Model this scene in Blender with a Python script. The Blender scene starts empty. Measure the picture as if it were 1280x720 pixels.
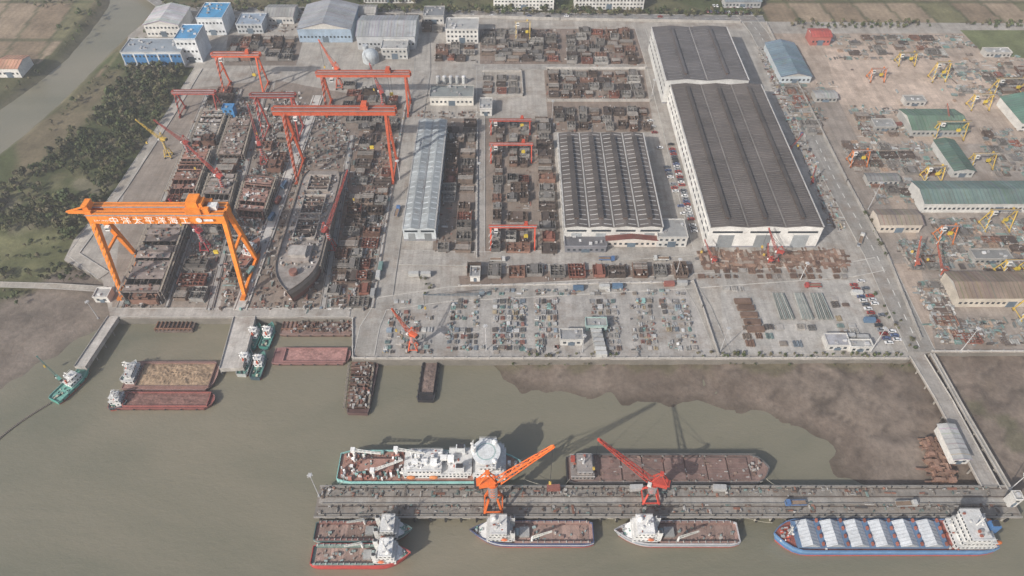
import bpy, math, random
import numpy as np
from mathutils import Vector, Matrix, noise
R=random.Random(7)
scene=bpy.context.scene
H=300.0; F=870.0; PT=math.radians(47.8); cp,sp=math.cos(PT),math.sin(PT)
WL=-5.0
# site survey: traced sheet coordinates -> ground metres on the level z
def U(px,py,z=0.0):
    a=(px-640)/F; b=(360-py)/F
    t=(z-H)/(-sp+b*cp)
    return (a*t,(cp+b*sp)*t)
def hgt(pf,pt,z=0.0):
    Y=U(640,pf,z)[1]; k=(360-pt)/F
    return H-Y*(sp-k*cp)/(cp+k*sp)
# ------------------------------------------------------------ materials
MATS={}
def attr_mat(key,rough=.6,metal=0.0,s1=.25,lo=.72,hi=1.15,rust=0.0,rustcol=(.13,.055,.03),bump=0.0,spec=.4,fine=2.2):
    m=bpy.data.materials.new(key); m.use_nodes=True; n=m.node_tree.nodes; l=m.node_tree.links
    bs=n['Principled BSDF']; bs.inputs['Roughness'].default_value=rough; bs.inputs['Metallic'].default_value=metal
    bs.inputs['Specular IOR Level'].default_value=spec
    at=n.new('ShaderNodeAttribute'); at.attribute_name='Col'
    tc=n.new('ShaderNodeTexCoord')
    def nz(s,d=4):
        t=n.new('ShaderNodeTexNoise'); t.inputs['Scale'].default_value=s; t.inputs['Detail'].default_value=d; t.inputs['Roughness'].default_value=.65
        l.new(tc.outputs['Object'],t.inputs['Vector']); return t
    a=nz(s1); b=nz(fine)
    mr=n.new('ShaderNodeMapRange'); mr.inputs[1].default_value=.3; mr.inputs[2].default_value=.7; mr.inputs[3].default_value=lo; mr.inputs[4].default_value=hi
    l.new(a.outputs[0],mr.inputs[0])
    mr2=n.new('ShaderNodeMapRange'); mr2.inputs[1].default_value=.3; mr2.inputs[2].default_value=.7; mr2.inputs[3].default_value=.8; mr2.inputs[4].default_value=1.16
    l.new(b.outputs[0],mr2.inputs[0])
    oi=n.new('ShaderNodeObjectInfo')
    mr3=n.new('ShaderNodeMapRange'); mr3.inputs[3].default_value=.8; mr3.inputs[4].default_value=1.18
    l.new(oi.outputs['Random'],mr3.inputs[0])
    mu=n.new('ShaderNodeMath'); mu.operation='MULTIPLY'; l.new(mr.outputs[0],mu.inputs[0]); l.new(mr2.outputs[0],mu.inputs[1])
    last=mu.outputs[0]
    if key!='terrain':
        mu2=n.new('ShaderNodeMath'); mu2.operation='MULTIPLY'; l.new(last,mu2.inputs[0]); l.new(mr3.outputs[0],mu2.inputs[1]); last=mu2.outputs[0]
    vm=n.new('ShaderNodeVectorMath'); vm.operation='SCALE'; l.new(at.outputs['Color'],vm.inputs[0]); l.new(last,vm.inputs['Scale'])
    out=vm.outputs[0]
    if rust>0:
        c=nz(.6 if key!='roofing' else .22,7); r=n.new('ShaderNodeMapRange'); r.inputs[1].default_value=.62-rust*.25; r.inputs[2].default_value=.72; r.inputs[4].default_value=min(1,rust+.3)
        l.new(c.outputs[0],r.inputs[0])
        mx=n.new('ShaderNodeMix'); mx.data_type='RGBA'; l.new(r.outputs[0],mx.inputs[0]); l.new(out,mx.inputs[6]); mx.inputs[7].default_value=(*rustcol,1)
        out=mx.outputs[2]
    l.new(out,bs.inputs['Base Color'])
    if bump:
        bp=n.new('ShaderNodeBump'); bp.inputs['Strength'].default_value=bump; bp.inputs['Distance'].default_value=.3
        l.new(b.outputs[0],bp.inputs['Height']); l.new(bp.outputs[0],bs.inputs['Normal'])
    MATS[key]=m; return m
attr_mat('paint',rough=.6,lo=.78,hi=1.08,rust=.14)
attr_mat('rusty',rough=.88,lo=.68,hi=1.2,rust=.3,rustcol=(.155,.1,.073),spec=.2)
attr_mat('roofing',rough=.65,lo=.7,hi=1.12,s1=.07,rust=.3,rustcol=(.15,.125,.105),spec=.25)
attr_mat('concrete',rough=.9,lo=.7,hi=1.12,s1=.1,rust=.2,rustcol=(.26,.22,.18))
attr_mat('foliage',rough=.8,lo=.75,hi=1.2,s1=.1,spec=.15)
attr_mat('glass',rough=.15,lo=.9,hi=1.1,spec=.6)
attr_mat('terrain',rough=.95,lo=.66,hi=1.22,s1=.05,fine=.45,bump=1.0,spec=.15)

def ground_mat():
    m=bpy.data.materials.new('yard_paving'); m.use_nodes=True; n=m.node_tree.nodes; l=m.node_tree.links
    bs=n['Principled BSDF']; bs.inputs['Roughness'].default_value=.9; bs.inputs['Specular IOR Level'].default_value=.2
    at=n.new('ShaderNodeAttribute'); at.attribute_name='Col'; tc=n.new('ShaderNodeTexCoord')
    def nz(s,d=5,r=.65,scale=None):
        t=n.new('ShaderNodeTexNoise'); t.inputs['Scale'].default_value=s; t.inputs['Detail'].default_value=d; t.inputs['Roughness'].default_value=r
        if scale:
            mp=n.new('ShaderNodeMapping'); mp.inputs['Scale'].default_value=scale; l.new(tc.outputs['Object'],mp.inputs[0]); l.new(mp.outputs[0],t.inputs['Vector'])
        else: l.new(tc.outputs['Object'],t.inputs['Vector'])
        return t
    def mrg(src,a,b,c,d):
        r=n.new('ShaderNodeMapRange'); r.inputs[1].default_value=a; r.inputs[2].default_value=b; r.inputs[3].default_value=c; r.inputs[4].default_value=d
        l.new(src,r.inputs[0]); return r.outputs[0]
    def mul(a,b):
        k=n.new('ShaderNodeMath'); k.operation='MULTIPLY'; l.new(a,k.inputs[0]); l.new(b,k.inputs[1]); return k.outputs[0]
    f=mul(mrg(nz(.02).outputs[0],.3,.7,.82,1.15),mrg(nz(.12).outputs[0],.3,.7,.8,1.14))
    f=mul(f,mrg(nz(.9,6,.75).outputs[0],.3,.7,.76,1.18))
    f=mul(f,mrg(nz(.05,4,.6,(6,.4,1)).outputs[0],.35,.6,.84,1.06))
    br=n.new('ShaderNodeTexBrick'); br.inputs['Scale'].default_value=1; br.inputs['Brick Width'].default_value=6; br.inputs['Row Height'].default_value=5
    br.offset=0; br.inputs['Mortar Size'].default_value=.1; br.inputs['Color1'].default_value=(1,1,1,1); br.inputs['Color2'].default_value=(.86,.86,.86,1); br.inputs['Mortar'].default_value=(.78,.78,.78,1)
    l.new(tc.outputs['Object'],br.inputs['Vector'])
    f=mul(f,br.outputs['Color'])
    vm=n.new('ShaderNodeVectorMath'); vm.operation='SCALE'; l.new(at.outputs['Color'],vm.inputs[0]); l.new(f,vm.inputs['Scale'])
    mx=n.new('ShaderNodeMix'); mx.data_type='RGBA'; l.new(mrg(nz(.045,7,.75).outputs[0],.5,.66,0,.6),mx.inputs[0]); l.new(vm.outputs[0],mx.inputs[6]); mx.inputs[7].default_value=(.19,.145,.11,1)
    mx2=n.new('ShaderNodeMix'); mx2.data_type='RGBA'; l.new(mrg(nz(.3,7,.8).outputs[0],.57,.69,0,.55),mx2.inputs[0]); l.new(mx.outputs[2],mx2.inputs[6]); mx2.inputs[7].default_value=(.11,.095,.085,1)
    l.new(mx2.outputs[2],bs.inputs['Base Color']); MATS['yard']=m
ground_mat()
def water_mat():
    m=bpy.data.materials.new('river_water'); m.use_nodes=True; n=m.node_tree.nodes; l=m.node_tree.links
    bs=n['Principled BSDF']; bs.inputs['Roughness'].default_value=.28; bs.inputs['Specular IOR Level'].default_value=.45
    tc=n.new('ShaderNodeTexCoord')
    a=n.new('ShaderNodeTexNoise'); a.inputs['Scale'].default_value=.006; a.inputs['Detail'].default_value=8; a.inputs['Roughness'].default_value=.62; a.inputs['Distortion'].default_value=1.2
    mp=n.new('ShaderNodeMapping'); mp.inputs['Scale'].default_value=(.5,1.6,1); l.new(tc.outputs['Object'],mp.inputs[0]); l.new(mp.outputs[0],a.inputs['Vector'])
    cr=n.new('ShaderNodeValToRGB'); cr.color_ramp.elements[0].position=.33; cr.color_ramp.elements[0].color=(.128,.128,.090,1)
    cr.color_ramp.elements[1].position=.68; cr.color_ramp.elements[1].color=(.215,.190,.138,1)
    l.new(a.outputs[0],cr.inputs[0]); l.new(cr.outputs[0],bs.inputs['Base Color'])
    b=n.new('ShaderNodeTexNoise'); b.inputs['Scale'].default_value=.3; b.inputs['Detail'].default_value=7; b.inputs['Roughness'].default_value=.65
    mp2=n.new('ShaderNodeMapping'); mp2.inputs['Scale'].default_value=(1,2.2,1); mp2.inputs['Rotation'].default_value=(0,0,.4); l.new(tc.outputs['Object'],mp2.inputs[0]); l.new(mp2.outputs[0],b.inputs['Vector'])
    bp=n.new('ShaderNodeBump'); bp.inputs['Strength'].default_value=.5; bp.inputs['Distance'].default_value=.4
    l.new(b.outputs[0],bp.inputs['Height']); l.new(bp.outputs[0],bs.inputs['Normal']); MATS['water']=m
water_mat()
# ------------------------------------------------------------ mesh builder
class B:
    def __init__(s): s.v=[];s.f=[];s.c=[];s.m=[]
    def add(s,vs,fs,col,mat='paint'):
        o=len(s.v); s.v.extend(vs)
        for f in fs: s.f.append([i+o for i in f]); s.c.append(col); s.m.append(mat)
    def box(s,cx,cy,z0,sx,sy,sz,rot=0,col=(.5,.5,.5),mat='paint',tx=1,ty=1):
        c,n=math.cos(rot),math.sin(rot); vs=[]
        for k,(fx,fy) in ((0,(1,1)),(1,(tx,ty))):
            for ax,ay in ((-1,-1),(1,-1),(1,1),(-1,1)):
                x=ax*sx/2*fx; y=ay*sy/2*fy
                vs.append((cx+x*c-y*n,cy+x*n+y*c,z0+k*sz))
        s.add(vs,[(0,3,2,1),(4,5,6,7),(0,1,5,4),(1,2,6,5),(2,3,7,6),(3,0,4,7)],col,mat)
    def bb(s,x0,x1,y0,y1,z0,z1,col,mat='paint'):
        s.box((x0+x1)/2,(y0+y1)/2,z0,x1-x0,y1-y0,z1-z0,0,col,mat)
    def prism(s,pts,z0,z1,col,mat='concrete'):
        n=len(pts); A=sum(pts[i][0]*pts[(i+1)%n][1]-pts[(i+1)%n][0]*pts[i][1] for i in range(n))
        if A<0: pts=pts[::-1]
        vs=[(x,y,z0) for x,y in pts]+[(x,y,z1) for x,y in pts]
        s.add(vs,[list(range(n,2*n))]+[(i,(i+1)%n,(i+1)%n+n,i+n) for i in range(n)],col,mat)
    def sheet(s,pts,z,col,mat='yard'):
        n=len(pts); A=sum(pts[i][0]*pts[(i+1)%n][1]-pts[(i+1)%n][0]*pts[i][1] for i in range(n))
        if A<0: pts=pts[::-1]
        s.add([(x,y,z) for x,y in pts],[list(range(n))],col,mat)
    def beam(s,p,q,w,h,col,mat='paint',w2=None,h2=None):
        p=Vector(p);q=Vector(q);d=q-p
        if d.length<1e-4: return
        d.normalize(); up=Vector((0,0,1)) if abs(d.z)<.95 else Vector((0,1,0))
        a=d.cross(up).normalized(); b=a.cross(d)
        w2=w if w2 is None else w2; h2=h if h2 is None else h2; vs=[]
        for P,ww,hh in ((p,w,h),(q,w2,h2)):
            for i,j in ((-1,-1),(1,-1),(1,1),(-1,1)): vs.append(tuple(P+a*i*ww/2+b*j*hh/2))
        s.add(vs,[(0,3,2,1),(4,5,6,7),(0,1,5,4),(1,2,6,5),(2,3,7,6),(3,0,4,7)],col,mat)
    def cyl(s,p,q,r,col,n=8,mat='paint',r2=None):
        p=Vector(p);q=Vector(q);d=(q-p).normalized(); up=Vector((0,0,1)) if abs(d.z)<.95 else Vector((0,1,0))
        a=d.cross(up).normalized(); b=a.cross(d); r2=r if r2 is None else r2; vs=[]
        for P,rr in ((p,r),(q,r2)):
            for i in range(n):
                t=2*math.pi*i/n; vs.append(tuple(P+a*math.cos(t)*rr+b*math.sin(t)*rr))
        s.add(vs,[list(range(n))[::-1],list(range(n,2*n))]+[(i,(i+1)%n,(i+1)%n+n,i+n) for i in range(n)],col,mat)
    def dome(s,c,r,col,n=14,m=6,sz=1.0,full=False,mat='paint',sx=1.0,sy=1.0):
        lo=-m if full else 0; vs=[];fs=[]
        for j in range(lo,m+1):
            t=math.pi/2*j/m
            for i in range(n):
                u=2*math.pi*i/n; vs.append((c[0]+r*sx*math.cos(t)*math.cos(u),c[1]+r*sy*math.cos(t)*math.sin(u),c[2]+r*sz*math.sin(t)))
        for j in range(m-lo):
            for i in range(n): fs.append((j*n+i,j*n+(i+1)%n,(j+1)*n+(i+1)%n,(j+1)*n+i))
        s.add(vs,fs,col,mat)
    def truss(s,p,q,w,w2,n,col,t=.35):
        p=Vector(p);q=Vector(q);d=(q-p).normalized(); up=Vector((0,0,1)) if abs(d.z)<.95 else Vector((0,1,0))
        a=d.cross(up).normalized(); b=a.cross(d); L=(q-p)
        def pt(k,i,j):
            f=k/n; ww=w*(1-f)+w2*f; return p+L*f+a*i*ww/2+b*j*ww/2
        for i,j in ((-1,-1),(1,-1),(1,1),(-1,1)): s.beam(pt(0,i,j),pt(n,i,j),t,t,col)
        for k in range(n):
            for (i,j),(u,v) in (((-1,-1),(1,-1)),((1,-1),(1,1)),((1,1),(-1,1)),((-1,1),(-1,-1))):
                if k%2: s.beam(pt(k,i,j),pt(k+1,u,v),t*.6,t*.6,col)
                else: s.beam(pt(k,u,v),pt(k+1,i,j),t*.6,t*.6,col)
    def mesh(s,name):
        me=bpy.data.meshes.new(name); me.from_pydata(s.v,[],s.f)
        keys=sorted(set(s.m)); ix={k:i for i,k in enumerate(keys)}
        for k in keys: me.materials.append(MATS[k])
        me.polygons.foreach_set('material_index',[ix[k] for k in s.m])
        at=me.attributes.new('Col','FLOAT_COLOR','CORNER')
        cols=np.ones((len(s.f),4),dtype=np.float32); cols[:,:3]=np.array(s.c,dtype=np.float32)
        at.data.foreach_set('color',np.repeat(cols,[len(f) for f in s.f],axis=0).ravel())
        me.update(); return me
def link(o,par=None):
    scene.collection.objects.link(o)
    if par: o.parent=par
    return o
def obj(name,b,loc=(0,0,0),rot=0):
    if isinstance(b,dict):
        o=link(bpy.data.objects.new(name,None))
        for k,bb in b.items():
            if bb.v: link(bpy.data.objects.new(k,bb.mesh(k)),o)
    else:
        me=b if isinstance(b,bpy.types.Mesh) else b.mesh(name); o=link(bpy.data.objects.new(name,me))
    o.location=loc; o.rotation_euler=(0,0,rot); return o
def jit(c,a=.12):
    k=1+R.uniform(-a,a); return tuple(max(0,x*k) for x in c)
WHITE=(.70,.70,.68);REDO=(.58,.11,.045);RED=(.37,.065,.05);GREY=(.3,.3,.3);DARK=(.04,.04,.045)
RUST=(.17,.095,.065);GLASS=(.03,.04,.05);CONC=(.38,.352,.315)
# ------------------------------------------------------------ terrain, water
Pq=lambda L,z=0:[U(a,b,z) for a,b in L]
river=Pq([(0,485),(45,455),(85,432),(112,420),(128,405),(140,398),(440,398),(440,449),(612,451),(625,470),(650,488),(720,492),(800,505),(880,512),(940,517),(985,527),(1015,545),(1038,568),(1048,598),(1090,606),(1160,604),(1240,612),(1290,622)],WL)
river=[(-6000,60),(-900,120),(-420,172)]+river+[(330,150),(900,120),(6000,100),(6000,-900),(-6000,-900)]
canal=Pq([(212,-30),(200,0),(172,33),(140,62),(105,98),(70,132),(35,163),(-10,198),(-120,258),(-200,225),(-60,162),(0,136),(45,104),(84,72),(110,42),(135,8),(142,-30)],-4)
def sdf(X,Y,poly):
    d=np.full(X.shape,1e18); ins=np.zeros(X.shape,bool); n=len(poly)
    for i in range(n):
        ax,ay=poly[i]; bx,by=poly[(i+1)%n]; ex,ey=bx-ax,by-ay
        t=np.clip(((X-ax)*ex+(Y-ay)*ey)/(ex*ex+ey*ey+1e-9),0,1)
        d=np.minimum(d,(X-ax-t*ex)**2+(Y-ay-t*ey)**2)
        c=((ay>Y)!=(by>Y))
        xi=ex*(Y-ay)/(ey if abs(ey)>1e-9 else 1e-9)+ax
        ins^=(c&(X<xi))
    d=np.sqrt(d); return np.where(ins,-d,d)
xs=np.concatenate([[-9000,-5000,-3000,-2000,-1400,-1000,-800],np.arange(-640,641,2.6),[800,1000,1400,2000,3000,5000,9000]])
ys=np.concatenate([[-4000,-2000,-900,-500,-200,-50,20],np.arange(60,800,2.6),[900,1000,1200,1500,2000,3000,5000,9000]])
X,Y=np.meshgrid(xs,ys)
dr=sdf(X,Y,river); dc=sdf(X,Y,canal)
fl=[(x,y) for x,y in zip(X.ravel(),Y.ravel())]
def nf(s,z): return np.array([noise.noise(Vector((x*s,y*s,z))) for x,y in fl]).reshape(X.shape)
N1=nf(.018,0);N2=nf(.09,3);N3=nf(.006,9);N4=nf(.045,6)
d=dr+N1*9*np.clip((X-60)/60,0,1)*(X>40)+N2*3
YQ=U(640,440)[1]+6
d=np.where((X>0)&(Y<YQ),np.minimum(d,46+N2*4),d)
ss=lambda a,b,x:(lambda t:t*t*(3-2*t))(np.clip((x-a)/(b-a),0,1))
mudh=-5+.045*np.clip(d,-60,60)+N1*.3*ss(0,10,d)+N2*.16
ch=np.exp(-(np.abs(N4+N2*.3)/.05)**2)*ss(2,14,d)*(d<60)
hh=mudh-ch*.7; hh=hh+(-.35-hh)*ss(52,70,d)
hh=np.where(d<-3,np.maximum(-9,hh-1),hh)
hc=np.clip(-5+.5*dc+N2*.4,-8,-.35)
hh=np.where(dc<25,np.minimum(hh,hc),hh)
def inside(L): return sdf(X,Y,Pq(L))
C=np.zeros(X.shape+(3,))
def setc(mask,c):
    m=np.clip(mask,0,1)[...,None]; C[:]=C*(1-m)+np.array(c)*m
setc(np.ones(X.shape),(.10,.098,.052)); setc(ss(-.1,.25,N3),(.15,.125,.08)); setc(ss(.1,.3,N1),(.07,.082,.036))
fx_=((X+Y*.12)/30); par=np.sin(np.floor(fx_)*12.9898+np.floor(Y/70)*78.233)*43758.5; par=par-np.floor(par)
farm=((X>230)&(Y>560))|((X<-330)&(Y>500)&(dc>12))|(Y>700)
setc(farm*.9,(.24,.18,.125)); setc(farm*(par>.68)*.7,(.13,.14,.065)); setc(farm*(par<.25)*.7,(.32,.25,.18)); setc(farm*(np.abs(fx_%1-.5)>.45)*.7,(.07,.08,.04)); setc(farm*(np.abs((Y/70)%1-.5)>.47)*.7,(.07,.08,.04))
setc(farm*ss(-.2,.2,np.sin(X*1.1))*.18,(.08,.07,.05))
veg=inside([(250,78),(160,80),(110,150),(40,215),(-60,260),(-200,300),(-200,350),(60,352),(100,320),(160,235),(235,120)])
setc(ss(6,-6,veg),(.066,.076,.034)); setc(ss(6,-6,veg)*ss(.05,.3,N1+N2*.4),(.13,.125,.068)); setc(ss(6,-6,veg)*ss(.2,.35,N4)*.6,(.21,.185,.135))
lg=inside([(-100,300),(-20,290),(90,292),(100,318),(60,342),(-100,348)]); setc(ss(8,-5,lg+N2*14),(.17,.168,.085)); setc(ss(8,-5,lg+N2*14)*ss(0,.3,N4),(.10,.105,.05))
setc(ss(7,0,dc)*ss(-8,0,dc)*.6,(.18,.16,.12))
mud=ss(58,48,d+N2*4); setc(mud,(.170,.133,.106)); setc(mud*ss(-.05,.3,N1+N2*.3)*.8,(.215,.175,.143)); setc(mud*ss(.0,.35,N4)*.5,(.135,.107,.085))
setc(mud*ss(.2,1,np.sin(d*.85+N4*9+N2*5))*.28,(.25,.21,.172)); setc(mud*ss(.3,1,np.sin(d*.6+X*.05+N1*12))*.25,(.115,.092,.075))
setc(ss(8,0,d)*ss(-20,-2,d),(.115,.092,.072)); setc(ch*mud*.8,(.09,.073,.06))
setc((X<-150)*mud*.5,(.185,.162,.14))
yg=inside([(1205,490),(1225,512),(1285,556),(1285,544),(1228,500)]); setc(ss(1,-4,yg+N2*30)*.55,(.12,.12,.068))
qs=inside([(620,449),(900,449),(1145,450),(1150,456),(900,454),(620,453)]); setc(ss(2,-1,qs+N2*8)*.6,(.13,.12,.07))
ny,nx=X.shape; tb=bpy.data.meshes.new('terrain')
idx=np.arange(nx*ny).reshape(ny,nx)
faces=np.stack([idx[:-1,:-1],idx[:-1,1:],idx[1:,1:],idx[1:,:-1]],-1).reshape(-1,4)
tb.from_pydata(np.stack([X,Y,hh],-1).reshape(-1,3).tolist(),[],faces.tolist())
at=tb.attributes.new('Col','FLOAT_COLOR','POINT'); cc=np.ones((nx*ny,4),np.float32); cc[:,:3]=C.reshape(-1,3); at.data.foreach_set('color',cc.ravel())
tb.materials.append(MATS['terrain']); tb.polygons.foreach_set('use_smooth',[True]*len(tb.polygons))
link(bpy.data.objects.new('terrain',tb))
b=B(); b.sheet([(-9000,-4000),(9000,-4000),(9000,9000),(-9000,9000)],WL,(1,1,1),'water'); obj('river_water',b)
# ------------------------------------------------------------ yard platform and sheets
yard=Pq([(138,398),(440,398),(440,450),(1135,450),(1160,441),(1500,441),(1420,30),(957,27),(690,17),(200,12),(160,45),(155,82),(243,84),(212,140),(150,232),(92,300),(80,325),(128,350)])
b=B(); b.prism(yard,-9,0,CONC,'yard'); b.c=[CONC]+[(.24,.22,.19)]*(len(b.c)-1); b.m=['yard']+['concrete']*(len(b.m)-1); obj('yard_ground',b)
Z=[.02]
def zone(name,L,col,mat='yard'):
    b=B(); Z[0]+=.012; b.sheet(Pq(L),Z[0],col,mat); return obj(name,b)
SB=(.23,.18,.15)
zone('slipway_ground',[(140,384),(268,384),(345,150),(340,100),(225,112),(212,150),(155,240)],(.28,.24,.205))
zone('slipway_ground',[(275,384),(455,384),(505,130),(345,100)],(.24,.20,.17))
zone('slipway_ground',[(400,380),(463,380),(500,170),(450,160)],(.245,.18,.145))
zone('storage_ground',[(600,36),(800,36),(815,85),(600,85)],SB)
zone('storage_ground',[(680,88),(805,88),(818,165),(686,165)],(.25,.20,.165))
zone('storage_ground',[(556,148),(598,148),(594,320),(540,320)],(.22,.18,.15))
zone('storage_ground',[(604,148),(690,148),(702,322),(606,322)],(.25,.205,.17))
zone('storage_ground',[(573,345),(866,330),(864,352),(576,357)],SB)
zone('storage_ground',[(872,318),(1055,312),(1060,328),(880,338)],(.24,.165,.125))
zone('storage_ground',[(285,45),(380,45),(370,82),(280,82)],(.22,.185,.16))
zone('laydown_ground',[(480,372),(880,358),(900,446),(465,446)],(.37,.35,.325))
zone('laydown_ground',[(900,352),(1068,350),(1120,442),(905,444)],(.40,.38,.35))
zone('sand_yard_ground',[(965,42),(1500,42),(1500,441),(1165,441)],(.40,.325,.265))
zone('sand_yard_ground',[(1030,60),(1160,55),(1300,130),(1130,150),(1050,130)],(.50,.40,.325))
zone('sand_yard_ground',[(1110,180),(1300,180),(1320,300),(1150,310)],(.32,.28,.245))
zone('sand_yard_ground',[(1000,110),(1040,110),(1150,330),(1110,330)],(.29,.25,.215))
zone('sand_yard_ground',[(1150,330),(1400,320),(1400,441),(1170,441)],(.30,.26,.225))
zone('grass_field',[(1200,38),(1400,38),(1400,72),(1290,74),(1230,68)],(.14,.155,.075),'terrain')
def road(name,L,w,col=(.30,.284,.26),mark=True,kerb=True):
    pts=[Vector(U(*p)) for p in L]; Z[0]+=.012; z=Z[0]; s=B();k=B();m=B()
    off=[]
    for i,p in enumerate(pts):
        d=(pts[min(i+1,len(pts)-1)]-pts[max(i-1,0)]).normalized(); off.append(Vector((-d.y,d.x)))
    for i in range(len(pts)-1):
        a,c=pts[i],pts[i+1]; u,v=off[i]*w/2,off[i+1]*w/2
        s.sheet([tuple(a-u),tuple(c-v),tuple(c+v),tuple(a+u)],z,col)
        if kerb:
            for sg in (-1,1): k.beam((*(a+u*sg),z),(*(c+v*sg),z),.35,.3,(.42,.405,.375),'concrete')
        if mark:
            n=max(1,int((c-a).length/9))
            for q in range(n):
                e=a+(c-a)*((q+.2)/n); g=a+(c-a)*((q+.65)/n); m.beam((*e,z+.01),(*g,z+.01),.35,.02,(.6,.6,.57))
    return obj(name,{'surface':s,'kerb':k,'lane_marking':m})
road('main_road',[(930,18),(948,40),(1000,135),(1045,228),(1095,318),(1128,390),(1152,440)],15)
road('yard_road',[(1100,330),(1060,338),(960,345),(860,352),(700,361),(560,368),(478,380),(462,410),(455,445)],11,(.36,.34,.31),mark=False)
road('yard_road',[(528,40),(528,90),(518,150),(500,230),(488,300),(476,375)],13,(.36,.337,.305),mark=False)
road('yard_road',[(590,84),(815,84)],8,(.34,.318,.29),False)
road('yard_road',[(800,36),(815,84),(838,170),(858,250),(876,312)],9,(.33,.308,.28),False)
road('yard_road',[(500,322),(600,324),(700,322),(880,310),(1040,303)],12,(.37,.347,.315),False)
road('yard_road',[(860,352),(880,385),(905,445)],8,(.36,.337,.305),False)
road('yard_road',[(600,84),(601,150),(600,320)],6,(.34,.318,.29),False)
road('quay_apron',[(142,391),(438,391)],6,(.40,.377,.345),False)
road('public_road',[(200,14),(420,13),(700,21),(955,24)],12,(.24,.235,.23))
road('dyke_road',[(-150,352),(0,356),(70,358),(132,362)],4,(.42,.39,.34),False)
road('dyke_road',[(130,345),(92,318),(152,236),(215,140),(248,86)],7,(.41,.38,.335),False)
road('public_road',[(150,-30),(205,10)],8,(.25,.24,.23))
# ------------------------------------------------------------ generic makers
def windows(b,x0,x1,y0,y1,z,h,pitch=3,w=1.6,back=True):
    n=max(1,int((x1-x0)/pitch))
    for i in range(n):
        x=x0+(i+.5)*(x1-x0)/n
        b.box(x,y0-.03,z,w,.08,h,0,GLASS,'glass')
    n=max(1,int((y1-y0)/pitch))
    for i in range(n):
        y=y0+(i+.5)*(y1-y0)/n
        for xx in (x0-.03,x1+.03): b.box(xx,y,z,.08,w,h,0,GLASS,'glass')
def gable(b,x0,x1,y0,y1,z,rise,axis,col,ov=.6):
    wc=(.5,.49,.46)
    if axis=='x':
        ym=(y0+y1)/2; a,c=x0-ov,x1+ov; e,f=y0-ov,y1+ov; n=max(2,int((c-a)/5))
        for i in range(n):
            xa=a+(c-a)*i/n; xb=a+(c-a)*(i+1)/n
            b.add([(xa,e,z),(xb,e,z),(xb,ym,z+rise),(xa,ym,z+rise)],[(0,1,2,3)],jit(col,.12),'roofing'); b.add([(xa,ym,z+rise),(xb,ym,z+rise),(xb,f,z),(xa,f,z)],[(0,1,2,3)],jit(col,.12),'roofing')
        b.add([(a+ov,e+ov,z),(a+ov,f-ov,z),(a+ov,ym,z+rise-.05)],[(0,2,1)],wc); b.add([(c-ov,e+ov,z),(c-ov,f-ov,z),(c-ov,ym,z+rise-.05)],[(0,1,2)],wc)
        n=int((c-a)/2.5)
        for i in range(n+1):
            x=a+(c-a)*i/n; k=tuple(v*R.uniform(.6,.95) for v in col)
            b.beam((x,e,z+.04),(x,ym,z+rise+.04),.3,.16,k,'roofing'); b.beam((x,f,z+.04),(x,ym,z+rise+.04),.3,.16,k,'roofing')
    else:
        xm=(x0+x1)/2; a,c=y0-ov,y1+ov; e,f=x0-ov,x1+ov; n=max(2,int((c-a)/5))
        for i in range(n):
            ya=a+(c-a)*i/n; yb=a+(c-a)*(i+1)/n
            b.add([(e,ya,z),(xm,ya,z+rise),(xm,yb,z+rise),(e,yb,z)],[(0,1,2,3)],jit(col,.12),'roofing'); b.add([(xm,ya,z+rise),(f,ya,z),(f,yb,z),(xm,yb,z+rise)],[(0,1,2,3)],jit(col,.12),'roofing')
        b.add([(e+ov,a+ov,z),(f-ov,a+ov,z),(xm,a+ov,z+rise-.05)],[(0,1,2)],wc)
        n=int((c-a)/2.5)
        for i in range(n+1):
            y=a+(c-a)*i/n; k=tuple(v*R.uniform(.6,.95) for v in col)
            b.beam((e,y,z+.04),(xm,y,z+rise+.04),.3,.16,k,'roofing'); b.beam((f,y,z+.04),(xm,y,z+rise+.04),.3,.16,k,'roofing')
def building(name,x0,x1,y0,y1,h,wall=(.6,.59,.56),roof=(.33,.33,.32),style='flat',axis='x',floors=1,band=None):
    w=B();r=B();g=B();dd=B()
    w.bb(x0,x1,y0,y1,0,h,wall,'concrete')
    if style=='gable': gable(r,x0,x1,y0,y1,h,min(x1-x0,y1-y0)*.13,axis,roof)
    else:
        r.bb(x0-.2,x1+.2,y0-.2,y1+.2,h,h+.25,roof,'roofing')
        for a,bq,c,e in ((x0-.2,x1+.2,y0-.2,y0+.1),(x0-.2,x1+.2,y1-.1,y1+.2),(x0-.2,x0+.1,y0+.1,y1-.1),(x1-.1,x1+.2,y0+.1,y1-.1)): r.bb(a,bq,c,e,h+.25,h+.95,wall,'concrete')
        for i in range(int((x1-x0)*(y1-y0)/60)+1):
            r.box(R.uniform(x0+1.5,x1-1.5),R.uniform(y0+1.5,y1-1.5),h+.25,R.uniform(.8,2.2),R.uniform(.8,2),R.uniform(.4,1.4),0,jit((.42,.42,.42),.4))
    fh=h/floors
    for i in range(floors): windows(g,x0+.5,x1-.5,y0,y1,fh*i+fh*.35,min(1.6,fh*.4))
    dd.box((x0+x1)/2,y0-.06,0,min(5,(x1-x0)*.3),.14,min(h*.6,5),0,(.12,.16,.2))
    if band:
        nb=5
        for q in range(nb): xa=x0+(x1-x0)*(q+.06)/nb; w.bb(xa,xa+(x1-x0)*.88/nb,y0-.05,y0-.003,h*.1,h*.9,jit(band,.15))
    return obj(name,{'walls':w,'roof':r,'windows':g,'door':dd})
def bl(name,pl,pr,pf,depth,h,**k):
    x0,y0=U(pl,pf); x1,_=U(pr,pf); return building(name,x0,x1,y0,y0+depth,h,**k)
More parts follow.
